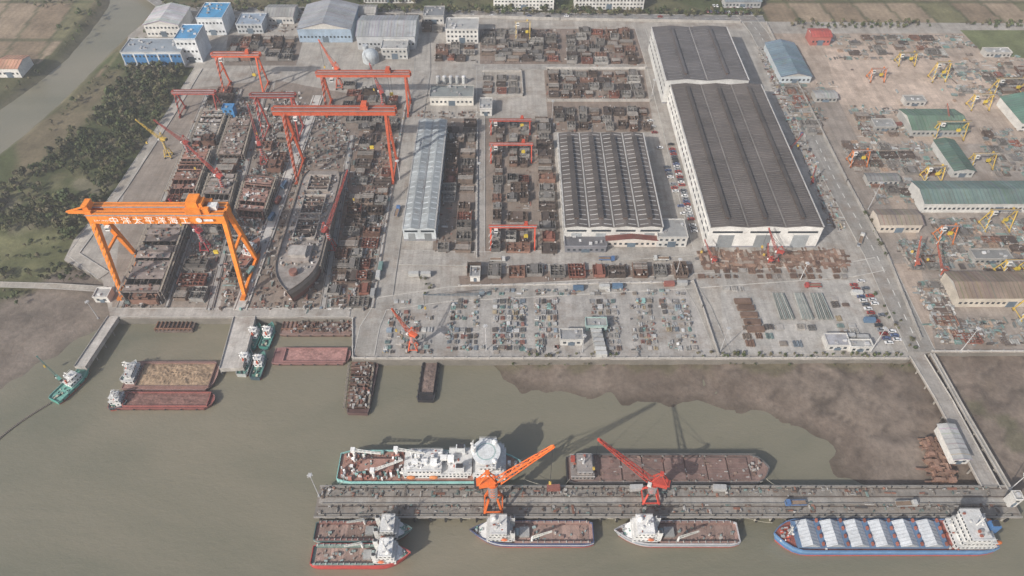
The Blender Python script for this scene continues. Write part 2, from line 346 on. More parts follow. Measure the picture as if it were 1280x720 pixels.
def hall(name,x0,x1,y0,y1,h,spans,rise,roof,sky,pitch,vent,wall=(.6,.6,.58),ribs=None,gut=(.42,.41,.385)):
    w=B();r=B();s=B();v=B();g=B()
    w.bb(x0,x1,y0,y1,0,h,wall,'concrete'); sw=(x1-x0)/spans; rd=tuple(c*.75 for c in roof)
    for i in range(spans):
        a=x0+i*sw; c=a+sw; m=(a+c)/2
        nb=int((y1-y0)/12)
        for k in range(nb):
            ya=y0-.5+(y1-y0+1)*k/nb; yb=y0-.5+(y1-y0+1)*(k+1)/nb
            r.add([(a,ya,h+.05),(m,ya,h+rise),(m,yb,h+rise),(a,yb,h+.05)],[(0,1,2,3)],jit(roof,.12),'roofing')
            r.add([(m,ya,h+rise),(c,ya,h+.05),(c,yb,h+.05),(m,yb,h+rise)],[(0,1,2,3)],jit(roof,.12),'roofing')
        w.add([(a,y0-.3,h),(c,y0-.3,h),(m,y0-.3,h+rise-.1)],[(0,1,2)],wall,'concrete')
        n=int((y1-y0)/pitch)
        for k in range(n+1):
            y=y0+(y1-y0)*k/n
            for e in (a,c):
                p0=Vector((e+(m-e)*.06,y,h+rise*.06+.1)); p1=Vector((m+(e-m)*.1,y,h+rise*.9+.1))
                if ribs: r.beam(p0,p1,.35,.12,jit(ribs,.1),'roofing')
                if k<n and sky:
                    q0=p0.lerp(p1,.12)+Vector((0,pitch*.5,0)); q1=p0.lerp(p1,.9)+Vector((0,pitch*.5,0)); s.beam(q0,q1,sky[1],.1,jit(sky[0],.25))
        if vent: v.bb(m-vent/2,m+vent/2,y0+6,y1-6,h+rise*.9,h+rise+1.1,(.09,.065,.055),'roofing'); v.bb(m-vent/2-.3,m+vent/2+.3,y0+6,y1-6,h+rise+1.1,h+rise+1.3,rd,'roofing')
        v.bb(a-.35,a+.35,y0,y1,h+.1,h+.45,gut if 0<i else (.45,.44,.42),'roofing')
        g.box(m,y0-.08,0,sw*.42,.16,h*.62,0,jit((.28,.30,.31),.25)); g.box(m,y0-.05,h*.72,sw*.8,.1,1.5,0,GLASS,'glass')
    v.bb(x1-.35,x1+.35,y0,y1,h+.1,h+.45,(.45,.44,.42))
    n=int((y1-y0)/6)
    for k in range(n):
        y=y0+(k+.5)*(y1-y0)/n
        for xx in (x0-.05,x1+.05): g.box(xx,y,h*.35,.1,4,1.6,0,GLASS,'glass'); g.box(xx,y,h*.7,.1,4,1.2,0,GLASS,'glass')
    w.bb(x0-.1,x1+.1,y0-.1,y0-.003,0,1.5,(.25,.25,.27),'concrete')
    return obj(name,{'walls':w,'roof':r,'skylights':s,'ridge_vents':v,'openings':g})
h=13
a=U(706,284,h); c=U(829,284,h); t=U(640,167,h)[1]
hall('fabrication_hall',a[0],c[0],a[1],t,h,4,1.2,(.105,.092,.085),((.38,.375,.36),.5),4.2,2.8,wall=(.66,.65,.62))
h=17
a=U(888,284,h); c=U(1030,284,h); y1=U(640,106,h)[1]
hall('assembly_hall',a[0],c[0],a[1],y1,h,3,1.2,(.108,.095,.088),((.175,.16,.148),.35),3.6,1.8,wall=(.66,.65,.62),ribs=(.165,.147,.135),gut=(.22,.205,.19))
a2=U(833,102,h+3); c2=U(937,102,h+3); yt=U(640,34,h+3)[1]
hall('assembly_hall',a2[0],c2[0],y1+1.2,yt,h+3,2,1.3,(.115,.107,.108),((.2,.195,.19),.5),4,1.6,wall=(.68,.68,.66),ribs=(.175,.167,.163),gut=(.24,.23,.22))
h=10; a=U(505,286,h); c=U(542,286,h)
hall('storage_shed',a[0]-1,c[0]+1,a[1],U(640,150,h)[1],h,2,1.3,(.32,.345,.35),((.43,.46,.47),.7),5,0,wall=(.5,.54,.56),ribs=(.26,.28,.29),gut=(.3,.31,.32))
bl('office_building',706,757,316,12,5,wall=(.2,.2,.22),roof=(.12,.12,.13))
bl('office_building',757,820,309,14,6,wall=(.55,.5,.45),roof=(.17,.065,.055),style='gable',axis='y')
bl('office_building',820,857,309,16,8,floors=2)
bl('workshop_building',893,985,302,8,6,roof=(.40,.40,.40))
bl('blue_workshop_building',158,232,83,22,12,wall=(.58,.6,.61),roof=(.28,.32,.36),band=(.05,.17,.36),floors=2)
bl('blue_workshop_building',228,254,78,24,20,wall=(.6,.62,.63),roof=(.08,.25,.44),floors=3)
bl('blue_workshop_building',252,284,44,28,15,wall=(.6,.62,.63),roof=(.07,.27,.48),floors=2)
bl('white_workshop_building',185,228,46,32,11,roof=(.44,.44,.44),style='gable',axis='y',floors=2)
bl('workshop_building',375,441,53,44,12,wall=(.34,.44,.55),roof=(.29,.30,.325),style='gable',axis='y')
bl('workshop_building',448,520,62,36,12,wall=(.5,.52,.54),roof=(.34,.35,.36),style='gable')
bl('office_building',558,598,54,20,12,floors=3)
bl('office_building',478,510,74,14,9,floors=2,wall=(.5,.5,.48))
bl('office_building',298,330,42,20,8,floors=2,roof=(.22,.27,.33),wall=(.45,.47,.48))
bl('workshop_building',538,592,132,16,7,floors=1,wall=(.55,.53,.48),roof=(.27,.29,.28))
bl('workshop_building',600,615,145,14,6)
bl('workshop_building',332,368,30,22,7,wall=(.45,.44,.42),roof=(.25,.25,.24),style='gable')
bl('workshop_building',420,470,26,16,7,wall=(.45,.44,.42),roof=(.3,.29,.27),style='gable')
bl('workshop_building',530,555,30,18,7,wall=(.45,.44,.42),roof=(.22,.23,.24))
bl('dormitory_building',617,692,13,16,13,floors=4); bl('dormitory_building',718,804,12,16,13,floors=4)
bl('dormitory_building',455,520,4,14,8,floors=2,roof=(.3,.3,.28)); bl('warehouse_building',905,950,10,14,6,wall=(.4,.4,.4),roof=(.2,.23,.25),style='gable')
bl('warehouse_building',974,1012,104,52,6,wall=(.42,.46,.48),roof=(.19,.26,.31),style='gable',axis='y')
bl('brick_house',1012,1036,57,14,8,wall=(.34,.11,.09),roof=(.34,.08,.065),style='gable')
bl('green_roof_warehouse',1137,1206,171,26,6,roof=(.12,.18,.135),style='gable',wall=(.42,.42,.4))
bl('green_roof_warehouse',1188,1214,222,34,6,roof=(.115,.18,.145),style='gable',axis='y',wall=(.42,.42,.4))
bl('green_roof_warehouse',1150,1340,266,22,8,roof=(.115,.16,.145),style='gable')
bl('green_roof_warehouse',1272,1330,164,34,7,roof=(.12,.21,.165),style='gable',axis='y')
bl('warehouse_building',1096,1148,291,14,7,wall=(.48,.43,.37),roof=(.31,.26,.21),style='gable')
bl('warehouse_building',1192,1330,384,20,8,wall=(.5,.45,.38),roof=(.29,.225,.175),style='gable')
for (l,r_,f,dp,hh2) in ((1083,1122,232,8,4),(1130,1155,133,8,4),(1092,1118,165,10,4),(1018,1045,128,10,4),(1230,1262,72,8,4),(1215,1262,330,8,4)):
    bl('site_hut',l,r_,f,dp,hh2,roof=jit((.27,.27,.26),.3),wall=jit((.36,.35,.33),.2),style=R.choice(('gable','flat')))
bl('site_hut',700,728,432,7,5,roof=(.36,.36,.36)); bl('site_hut',732,758,414,6,4,wall=(.33,.45,.42)); bl('site_hut',1032,1060,438,8,4,roof=(.4,.4,.42)); bl('site_hut',1060,1088,440,5,4)
bl('site_hut',0,28,97,20,8,roof=(.40,.22,.15),style='gable'); bl('site_hut',120,138,378,7,4)
bl('site_hut',588,600,352,8,4,roof=(.25,.25,.25))
x,y=U(464,76); b=B(); b.cyl((x,y,0),(x,y,5),6.8,(.5,.54,.56),20); b.dome((x,y,5),6.8,(.52,.57,.6),20,6,.75)
b.cyl((x-5,y+9,0),(x-5,y+9,9),2.5,(.5,.53,.55),12); obj('storage_tank',b)
for px in (548,556,564,572,580):
    x,y=U(px,104); b=B(); b.cyl((x,y,0),(x,y,6),1.6,(.45,.46,.45),12); b.dome((x,y,6),1.6,(.5,.5,.5),12,3,.4); b.beam((x+2,y,0),(x+2,y,6),.3,.5,GREY); obj('storage_silo',b)
# ------------------------------------------------------------ cranes
def goliath(name,pl,pr,pf,ptop,col,gd=None,spread=14,leg=2.2,twin=True,ov=.06,trolley=True,sepf=.75):
    xl,y=U(pl,pf); xr,_=U(pr,pf); h=hgt(pf,ptop); gd=gd or h*.09
    g=B();L=B();t=B(); span=xr-xl; o=span*ov; sepr=gd*sepf if twin else 0
    for sg in ((-1,1) if twin else (0,)):
        yy=y+sg*sepr
        g.bb(xl-o,xr+o,yy-gd*.28,yy+gd*.28,h-gd/2,h+gd/2,col)
        for q in range(int(span/6)): g.bb(xl-o+q*6,xl-o+q*6+.15,yy-gd*.28-.08,yy-gd*.28-.002,h-gd/2,h+gd/2,tuple(c*.8 for c in col))
        g.bb(xl-o,xr+o,yy-gd*.28-.9,yy-gd*.28-.1,h+gd/2-.25,h+gd/2-.1,GREY)
        g.bb(xl-o,xr+o,yy-.15,yy+.15,h+gd/2+.003,h+gd/2+.2,(.12,.08,.06))
        for q in range(int(span/4)): g.box(xl-o+q*4,yy-gd*.28-.85,h+gd/2-.1,.08,.08,1.0,0,col)
    if twin:
        for xx in (xl-o,xr+o): g.bb(xx-.8,xx+.8,y-sepr+gd*.281,y+sepr-gd*.281,h-gd/2+.1,h+gd/2-.1,col)
    for xx,k in ((xl,1.0),(xr,.8)):
        for sg in (-1,1):
            L.beam((xx,y+sg*spread,1.6),(xx,y+sg*max(sepr,gd*.3),h-gd/2),leg*.7,leg*.8,col,w2=leg*1.1*k,h2=leg*1.3*k)
            L.box(xx,y+sg*spread,.25,leg*1.0,leg*3.4,1.5,0,tuple(c*.7 for c in col))
            for w in (-1,1): L.cyl((xx-.3,y+sg*spread+w*leg,.5),(xx+.3,y+sg*spread+w*leg,.5),.5,DARK)
        L.beam((xx,y-spread,1.9),(xx,y+spread,1.9),leg*.55,leg*.55,col)
        f=.55; ym=spread*(1-f)+max(sepr,gd*.3)*f; L.beam((xx,y-ym,h*f),(xx,y+ym,h*f),leg*.5,leg*.5,col)
    if trolley:
        xt=xl+span*.8; t.box(xt,y,h+gd/2+.2,gd*1.3,sepr*2+gd*.6,gd*.5,0,tuple(c*.85 for c in col)); t.box(xt,y,h+gd*1.0+.1,gd*.9,gd*1.1,gd*.6,0,col)
        for q in (-1,1): t.cyl((xt+q,y,h*.45),(xt+q,y,h+gd/2),.12,DARK,5)
        t.box(xt,y,h*.4,2.5,1.2,2,0,(.6,.45,.05))
        t.box(xl+span*.12,y-sepr-gd*.6,h-gd*.5-2.5,2.4,2.2,2.4,0,WHITE); t.box(xl+span*.12,y-sepr-gd*.6-1.13,h-gd*.5-1.5,2,.08,1,0,GLASS,'glass')
    for q in range(int(h/4)):
        z=q*4+1; f=z/h; yy=y-spread*(1-f)-sepr*f-leg; L.beam((xl-1.2,yy,z),(xl+1.2,yy+(spread-sepr)/h*4,z+4),.5,.2,GREY)
    return obj(name,{'girder':g,'legs':L,'trolley':t}),(xl,xr,y,h,gd,sepr)
OG=(.76,.23,.025)
GS=.52
gc,(xl,xr,yy,h,gd,sepr)=goliath('goliath_gantry_crane',165,314,347,266,OG,gd=6.4,spread=14,leg=2.7,ov=.02,sepf=GS)
def text(s,size,x,y,z,par,col=(.85,.83,.78),rotx=math.pi/2,align='CENTER'):
    cu=bpy.data.curves.new('lettering','FONT'); cu.body=s; cu.size=size; cu.align_x=align; cu.align_y='CENTER'; cu.extrude=.05; cu.space_character=1.4
    m=bpy.data.materials.new('sign_paint'); m.use_nodes=True; m.node_tree.nodes['Principled BSDF'].inputs['Base Color'].default_value=(*col,1); cu.materials.append(m)
    o=link(bpy.data.objects.new('lettering',cu),par); o.location=(x,y,z); o.rotation_euler=(rotx,0,0); return o
yf=yy-sepr-gd*.28-.25
text('中洋太平洋海工',5.2,(xl+xr)/2-3,yf-.9,h-.2,gc)
text('ZHY-900T',1.5,xl+7,yf-.9,h,gc)
b=B(); b.cyl((xr-12,yf-.7,h+.2),(xr-12,yf-.85,h+.2),1.6,WHITE,14); b.box(xr-7,yf-.8,h-.6,5,.1,1.5,0,WHITE); link(bpy.data.objects.new('plain_mark',b.mesh('plain_mark')),gc)
b=B()
for k in (-1,1): b.box(xr-12,yy+k*sepr,h+gd/2+.22,12,2.2,3,0,OG)
b.box(xr-13,yy,h+gd/2+3.3,8,6,2.2,0,OG); b.box(xr-5,yy,h+gd/2+.22,5,4,2.4,0,WHITE); b.box(xl-4,yy-4,h+gd/2+.22,12,1.4,1.4,0,OG); b.box(xl-1,yy,h+gd/2+.22,3,6,4,0,OG); b.beam((xl-11,yy-4,h+gd/2+1),(xl,yy-3,h+gd/2+4),.7,.7,OG)
link(bpy.data.objects.new('machine_house',b.mesh('machine_house')),gc)
goliath('red_gantry_crane',376,494,215,138,REDO,gd=3.7,spread=11,leg=1.9,ov=.1,sepf=.55)
goliath('red_gantry_crane',412,512,136,92,REDO,gd=3.1,spread=9,leg=1.6,sepf=.55)
goliath('red_gantry_crane',334,377,168,119,RED,gd=2.2,spread=8,leg=1.2,ov=.12,trolley=False)
goliath('red_gantry_crane',285,333,112,68,REDO,gd=2.4,spread=8,leg=1.3,ov=.1)
goliath('red_gantry_crane',229,276,141,115,RED,gd=2.0,spread=6,leg=1.0,ov=.05,trolley=False)
for (l,r_,f,t) in ((614,664,198,180),(614,668,305,283),(614,662,163,150)): goliath('yard_gantry_crane',l,r_,f,t,(.56,.08,.04),gd=2.0,spread=5,leg=.8,twin=False,ov=.04)
YL=(.58,.40,.08)
for (l,r_,f,t) in ((645,662,50,27),(1238,1275,118,98),(1162,1178,100,78),(1210,1236,208,192),(1226,1256,285,262),(1165,1200,172,152),(1270,1310,395,365),(1085,1102,100,86),(1120,1140,80,66),(1060,1080,205,188),(1168,1186,300,282),(1210,1232,135,118),(1245,1270,345,325),(1152,1172,225,208)): goliath('yellow_gantry_crane',l,r_,f,t,YL if R.random()<.8 else (.58,.19,.06),gd=1.0,spread=4.2,leg=.55,twin=False,ov=.1)
def jib(name,px,py,z0,hb,tip,col,s=1.0,rot=None,base='portal'):
    x,y=U(px,py,z0); T=Vector(tip); p=B();r=B();j=B()
    if base=='portal':
        for i,k in ((-1,-1),(1,-1),(1,1),(-1,1)): p.beam((i*4*s,k*4*s,1),(i*2*s,k*2*s,hb*.5),.9*s,.9*s,col); p.box(i*4*s,k*4*s,.1,1.2*s,2.4*s,1,0,DARK)
        for k in (-1,1): p.beam((-4*s,k*4*s,2),(4*s,k*4*s,2),.6*s,.6*s,col); p.beam((k*4*s,-4*s,2),(k*4*s,4*s,2),.6*s,.6*s,col)
        p.cyl((0,0,hb*.5),(0,0,hb),1.6*s,col,12,r2=1.3*s)
        for q in range(5): z=hb*.5+hb*.5*q/5; p.cyl((0,0,z),(0,0,z+.15),2.1*s,GREY,12)
    else:
        p.cyl((0,0,0),(0,0,hb),1.0*s,col,10); p.box(0,0,0,4*s,4*s,1,0,GREY,'concrete')
    d=Vector((T.x,T.y,0)).normalized(); ang=math.atan2(d.y,d.x)
    r.cyl((0,0,hb),(0,0,hb+.7),2.4*s,tuple(c*.7 for c in col),14)
    q=-d*3*s; r.box(q.x,q.y,hb+.7,8*s,3.6*s,3.0*s,ang,col); q=-d*7.0*s; r.box(q.x,q.y,hb+.7,1.8*s,3.8*s,2.6*s,ang,DARK)
    q=d*2.2*s; nrm=Vector((-d.y,d.x,0)); q2=q+nrm*2.4*s; r.box(q2.x,q2.y,hb+.8,1.8*s,1.5*s,2.2*s,ang,WHITE); r.box(q2.x+d.x*.95*s,q2.y+d.y*.95*s,hb+1.8,.1,1.2*s,1,ang,GLASS,'glass')
    top=Vector((0,0,hb+11*s))-d*2*s
    for k in (-1,1):
        e=nrm*1.6*s*k; r.beam(d*1.5*s+e+Vector((0,0,hb+3.4)),top+e*.4,.5*s,.5*s,col); r.beam(-d*6*s+e+Vector((0,0,hb+3.4)),top+e*.4,.45*s,.45*s,col)
    r.box(top.x,top.y,top.z,1.8*s,1.8*s,.7*s,ang,col)
    foot=Vector((0,0,hb+2.5*s))+d*2.5*s
    j.truss(foot,T,2.6*s,.9*s,12,col,.34*s)
    j.cyl(top,foot.lerp(T,.95),.1,DARK,4); j.cyl(top,foot.lerp(T,.6),.1,DARK,4)
    j.cyl(T,(T.x,T.y,max(2,T.z*.35)),.1,DARK,4); j.box(T.x,T.y,max(2,T.z*.35)-1.5,1,1,1.5,0,YL); j.cyl(T-nrm*.4,T+nrm*.4,.8*s,col,10)
    return obj(name,{'portal':p,'slewing_house':r,'jib':j},(x,y,z0))
jib('portal_jib_crane',617,632,0,21,(25,3,48),(.74,.16,.03),1.0)
jib('portal_jib_crane',812,622,0,14,(-26,8,38),(.54,.075,.05),.92)
jib('portal_jib_crane',517,436,0,12,(-9,6,26),REDO,.6)
jib('portal_jib_crane',968,326,0,7,(-8,5,22),RED,.5)
jib('slipway_jib_crane',415,312,0,16,(10,34,34),RED,.65); jib('slipway_jib_crane',258,312,0,15,(-16,12,30),(.38,.05,.06),.65)
jib('slipway_jib_crane',283,245,0,16,(-22,16,32),RED,.65); jib('slipway_jib_crane',212,196,0,14,(-14,4,28),YL,.55)
jib('slipway_jib_crane',332,205,0,16,(-8,20,34),RED,.65); jib('slipway_jib_crane',240,200,0,14,(-20,10,26),RED,.6); jib('slipway_jib_crane',480,140,0,16,(-8,14,32),RED,.6)
jib('slipway_jib_crane',425,110,0,16,(-12,12,34),REDO,.6)
for px,py in ((985,192),(1013,232),(890,330),(960,330)): jib('mobile_crane',px,py,0,3,(R.uniform(-9,9),R.uniform(3,9),R.uniform(8,20)),RED,.35,base='col')
for px,py in ((1185,160),(1175,345),(1142,335)): jib('mobile_crane',px,py,0,4,(R.uniform(-12,12),R.uniform(3,9),18),(.4,.1,.06),.4,base='col')
jib('mobile_crane',600,372,0,2,(-30,-12,16),(.25,.3,.33),.4,base='col')
# ------------------------------------------------------------ steel blocks
BC=[(.145,.088,.065),(.13,.096,.078),(.20,.188,.175),(.20,.085,.063),(.095,.075,.066),(.17,.13,.105),(.14,.13,.12),(.21,.12,.09),(.18,.17,.16),(.26,.25,.235)]
blocks=[]
for k in range(30):
    b=B(); w,dp,hh_=R.uniform(8,12),R.uniform(7,10),R.uniform(1.6,4.2); c=BC[k%10]
    b.box(0,0,.5,w,dp,.25,0,c,'rusty')
    nu=R.randint(3,6); nv=R.randint(4,8)
    for i in range(nu+1):
        x=-w/2+w*i/nu; t=.3 if i in(0,nu) else .2; b.box(x,0,.75,t,dp-.4,hh_*(1 if i in (0,nu) else R.uniform(.5,1)),0,jit(c,.4),'rusty')
    for i in range(nv+1):
        y=-dp/2+dp*i/nv; b.box(0,y,.76,w-.5,.2,hh_*R.uniform(.5,1.05),0,jit(c,.4),'rusty')
    if k%3==0: b.box(w*R.uniform(-.2,.2),0,.8+hh_,w*.5,dp*.9,.2,0,jit(c,.3),'rusty')
    if k%5==0: 
        for q in range(5): b.cyl((-w/2,-dp/2+q*1.1+1,hh_+1.1),(w/2,-dp/2+q*1.1+1,hh_+1.1),.25,jit((.28,.26,.24),.3),6,'rusty')
    for q in range(8): b.box(R.uniform(-w/2,w/2),R.uniform(-dp/2,dp/2),.8+hh_*R.uniform(.3,1),R.uniform(.4,2),R.uniform(.3,1.2),R.uniform(.2,1),R.choice((0,1.57)),jit(R.choice(((.34,.32,.3),c,(.1,.09,.08))),.3),'rusty')
    for i,j in ((-1,-1),(1,-1),(1,1),(-1,1)): b.box(i*w*.38,j*dp*.38,0,1,1,.5,0,GREY,'concrete')
    blocks.append(b.mesh('steel_hull_block'))
def quadpt(q,u,v):
    A,Bq,Cq,D=q; tx=A[0]*(1-u)+Bq[0]*u; ty=A[1]*(1-u)+Bq[1]*u; bx=D[0]*(1-u)+Cq[0]*u; by=D[1]*(1-u)+Cq[1]*u
    return tx*(1-v)+bx*v, ty*(1-v)+by*v
def quad(y0,l0,r0,y1,l1,r1): return (U(l0,y0),U(r0,y0),U(r1,y1),U(l1,y1))
def dist(a,b): return math.hypot(a[0]-b[0],a[1]-b[1])
def fill_blocks(q,pu=10.5,pv=9.5,dens=.85,sc=1.0):
    W=(dist(q[0],q[1])+dist(q[2],q[3]))/2; Hh=(dist(q[0],q[3])+dist(q[1],q[2]))/2
    nv=max(1,round(Hh/pv))
    for j in range(nv):
        nu=max(1,round(W/pu*R.uniform(.85,1.2)))
        for i in range(nu):
            if R.random()>dens: continue
            x,y=quadpt(q,(i+.5+R.uniform(-.08,.08))/nu,(j+.5+R.uniform(-.06,.06))/nv)
            o=link(bpy.data.objects.new('steel_hull_block',R.choice(blocks))); o.location=(x,y,.05)
            s=sc*R.uniform(.6,1.1)
            sx=W/nu/12.0*R.uniform(.8,1.05); sy=Hh/nv/10*R.uniform(.8,1.0)
            o.scale=(sx,sy,s); o.rotation_euler=(0,0,R.choice((0,math.pi))+R.uniform(-.03,.03))
PAL_RUST=[(.19,.12,.09),(.15,.11,.09),(.26,.24,.22),(.24,.11,.085),(.11,.095,.085),(.36,.34,.315),(.21,.17,.14),(.42,.41,.39)]
PAL_SLIP=[(.2,.14,.11),(.28,.26,.24),(.40,.39,.37),(.14,.12,.11),(.24,.12,.095),(.34,.32,.3),(.2,.26,.25),(.48,.47,.46),(.25,.22,.19),(.17,.13,.11)]
PAL_MIX=[(.42,.42,.41),(.19,.26,.255),(.3,.3,.29),(.15,.15,.15),(.2,.145,.12),(.5,.5,.49),(.22,.21,.2),(.2,.24,.28),(.2,.33,.31),(.33,.27,.18),(.36,.34,.32),(.24,.12,.1),(.26,.23,.2),(.12,.11,.105),(.36,.36,.36)]
def parts(name,q,n,pal,smin=.5,smax=2.6,hmax=1.2,zz=.1,mat='rusty',cl=None,mul=1.7,rj=.1):
    b=B(); n=int(n*mul)
    cents=[(R.random(),R.random()) for _ in range(cl)] if cl else None
    for k in range(n):
        if cents and R.random()<.85:
            c=R.choice(cents); u=min(1,max(0,c[0]+R.gauss(0,.05))); v=min(1,max(0,c[1]+R.gauss(0,.04)))
        else: u,v=R.random(),R.random()
        x,y=quadpt(q,u,v); c=jit(R.choice(pal),.3); t=R.random(); rot=R.choice((0,math.pi/2))+R.gauss(0,rj)
        sx=R.uniform(smin,smax)*(1.8 if R.random()<.15 else 1); sy=R.uniform(smin*.4,smax*.4); hz=R.uniform(.15,hmax)
        if t<.55: b.box(x,y,zz,sx,sy,hz,rot,c,mat)
        elif t<.75:
            dx,dy=math.cos(rot)*sx,math.sin(rot)*sx
            for i in range(3): b.cyl((x-dx+i*.4*math.sin(rot),y-dy+i*.4*math.cos(rot),zz+.25),(x+dx+i*.4*math.sin(rot),y+dy+i*.4*math.cos(rot),zz+.25),.16,c,5,mat)
        elif t<.92:
            dx,dy=math.cos(rot)*sx/2,math.sin(rot)*sx/2
            b.box(x,y,zz+hz,sx,sy,.12,rot,c,mat)
            for s in (-1,1): b.box(x+dx*s*.9,y+dy*s*.9,zz,.15,sy,hz,rot,c,mat)
        else:
            b.cyl((x,y,zz),(x,y,zz+hz),sx*.28,c,9,mat)
    return obj(name,b)
def racks(name,q,pal,du=4.2,dv=5.2,dens=.8,mat='rusty'):
    # ordered lots on dunnage: each lot holds parallel pipes, plates, profiles or crates, aisles between the rows
    b=B(); W=(dist(q[0],q[1])+dist(q[2],q[3]))/2; Hh=(dist(q[0],q[3])+dist(q[1],q[2]))/2; nu=max(1,round(W/du)); nv=max(1,round(Hh/dv))
    for i in range(nu):
        for j in range(nv):
            if R.random()>dens: continue
            x,y=quadpt(q,(i+.5+R.uniform(-.1,.1))/nu,(j+.5+R.uniform(-.08,.08))/nv); w=W/nu*R.uniform(.5,.85); dd=Hh/nv*R.uniform(.45,.8); c=R.choice(pal); t=R.random(); rot=R.gauss(0,.03)
            for e in (-1,1): b.box(x,y+e*dd*.3,.1,w,.25,.2,rot,(.2,.16,.11),mat)
            if t<.35:
                n=int(w/.55)
                for k in range(n):
                    xx=x-w/2+(k+.5)*w/n
                    for lay in range(R.randint(1,2)): b.cyl((xx,y-dd/2*R.uniform(.8,1.1),.5+lay*.45),(xx,y+dd/2*R.uniform(.8,1.1),.5+lay*.45),.21,jit(c,.3),5,mat)
            elif t<.55:
                for k in range(R.randint(2,5)): b.box(x+R.uniform(-.2,.2),y+R.uniform(-.2,.2),.32+k*.24,w*R.uniform(.8,1),dd*R.uniform(.8,1),.14,rot,jit(c,.25),mat)
            elif t<.8:
                for k in range(R.randint(3,7)): b.box(x+R.uniform(-.4,.4)*w,y+R.uniform(-.4,.4)*dd,.32,R.uniform(.5,1.5),R.uniform(.5,1.3),R.uniform(.3,1.3),rot,jit(R.choice(pal),.25),mat)
            else:
                for k in range(4): b.box(x,y-dd/2+dd*k/3,.32,w,.18,.9,rot,jit(c,.2),mat)
                for k in range(3): b.box(x-w/2+w*k/2,y,.33,.18,dd,.85,rot,jit(c,.2),mat)
    return obj(name,b)
def rz(q,n,pal=PAL_RUST,**k): return parts('steel_parts_pile',q,n,pal,**k)
zones=[(38,603,697,78,600,700),(38,706,786,82,706,800),(90,682,800,124,684,806),(136,690,810,165,692,816),(152,560,596,318,543,590),(152,636,662,318,630,664),(152,618,632,318,612,626),(150,668,688,318,674,700),(332,580,862,350,580,862),(48,288,372,78,284,366),(56,545,596,78,543,596)]
for z in zones:
    q=quad(*z); fill_blocks(q); rz(q,int(dist(q[0],q[1])*dist(q[0],q[3])/30),rj=.04)
fill_blocks(quad(105,430,500,165,430,498),dens=.6); fill_blocks(quad(95,602,650,118,602,650),sc=.5,dens=.7)
rz(quad(20,290,520,40,290,520),200,PAL_RUST); rz(quad(140,505,600,148,505,600),40); fill_blocks(quad(20,480,556,42,480,556),dens=.5)
q=quad(170,452,500,388,405,460); fill_blocks(q,dens=.6,sc=1.0); rz(q,330,PAL_SLIP+PAL_RUST)
q=quad(316,872,1052,333,880,1058); rz(q,420,[(.19,.12,.09),(.16,.105,.08),(.23,.15,.11),(.3,.25,.21)],smin=2,smax=6,hmax=.9,rj=.05)
q=quad(336,870,1060,350,872,1060); racks('steel_profile_stack',q,[(.2,.13,.1),(.17,.12,.095),(.3,.28,.26)],5,4,.7)
SL=[((150,385),(262,112)),((208,385),(302,112)),((262,388),(332,112)),((300,388),(398,120)),((404,386),(440,170)),((465,386),(507,130))]
def slq(i,j,t0,t1,ins=.06):
    def g(k,t):
        A=U(*SL[k][0]);E=U(*SL[k][1]); return A[0]+(E[0]-A[0])*t,A[1]+(E[1]-A[1])*t
    def lp(a,b,t): return a[0]+(b[0]-a[0])*t,a[1]+(b[1]-a[1])*t
    l0,r0,l1,r1=g(i,t0),g(j,t0),g(i,t1),g(j,t1)
    return (lp(l1,r1,ins),lp(l1,r1,1-ins),lp(l0,r0,1-ins),lp(l0,r0,ins))
for k,(a_,e_) in enumerate(SL):
    A=U(*a_);E=U(*e_); b=B(); w=8 if k==3 else (4 if k in(0,2,4) else 2.6)
    b.beam((*A,.35),(*E,.35),w,.7,(.42,.40,.37),'concrete')
    for s in (-1,1): b.beam((A[0]+s*w*.35,A[1],.78),(E[0]+s*w*.35,E[1],.78),.3,.14,(.12,.08,.06))
    for q in range(20):
        t=q/20; b.box(A[0]+(E[0]-A[0])*t+R.uniform(-.3,.3)*w,A[1]+(E[1]-A[1])*t,.7,R.uniform(.5,1.5),R.uniform(.5,2),R.uniform(.4,1.5),0,jit(R.choice(PAL_MIX),.2))
    obj('slipway_wall',b)
for (i,j,t0,t1,d_) in ((0,1,.0,.30,.8),(0,1,.34,.62,.75),(0,1,.66,1,.7),(1,2,.02,.95,.6),(2,3,.1,.95,.45)):
    q=slq(i,j,t0,t1,.12); fill_blocks(q,pu=13,pv=11,dens=d_,sc=1.4); rz(q,int(260*(t1-t0)/.4),PAL_SLIP,hmax=2.2)
rz(slq(3,4,0,1),520,PAL_SLIP,hmax=2); rz(slq(4,5,0,1),260,PAL_SLIP,hmax=1.5); fill_blocks(slq(4,5,.1,1,.2),dens=.5)
rz(slq(2,3,0,1,.7),180,PAL_SLIP,hmax=2)
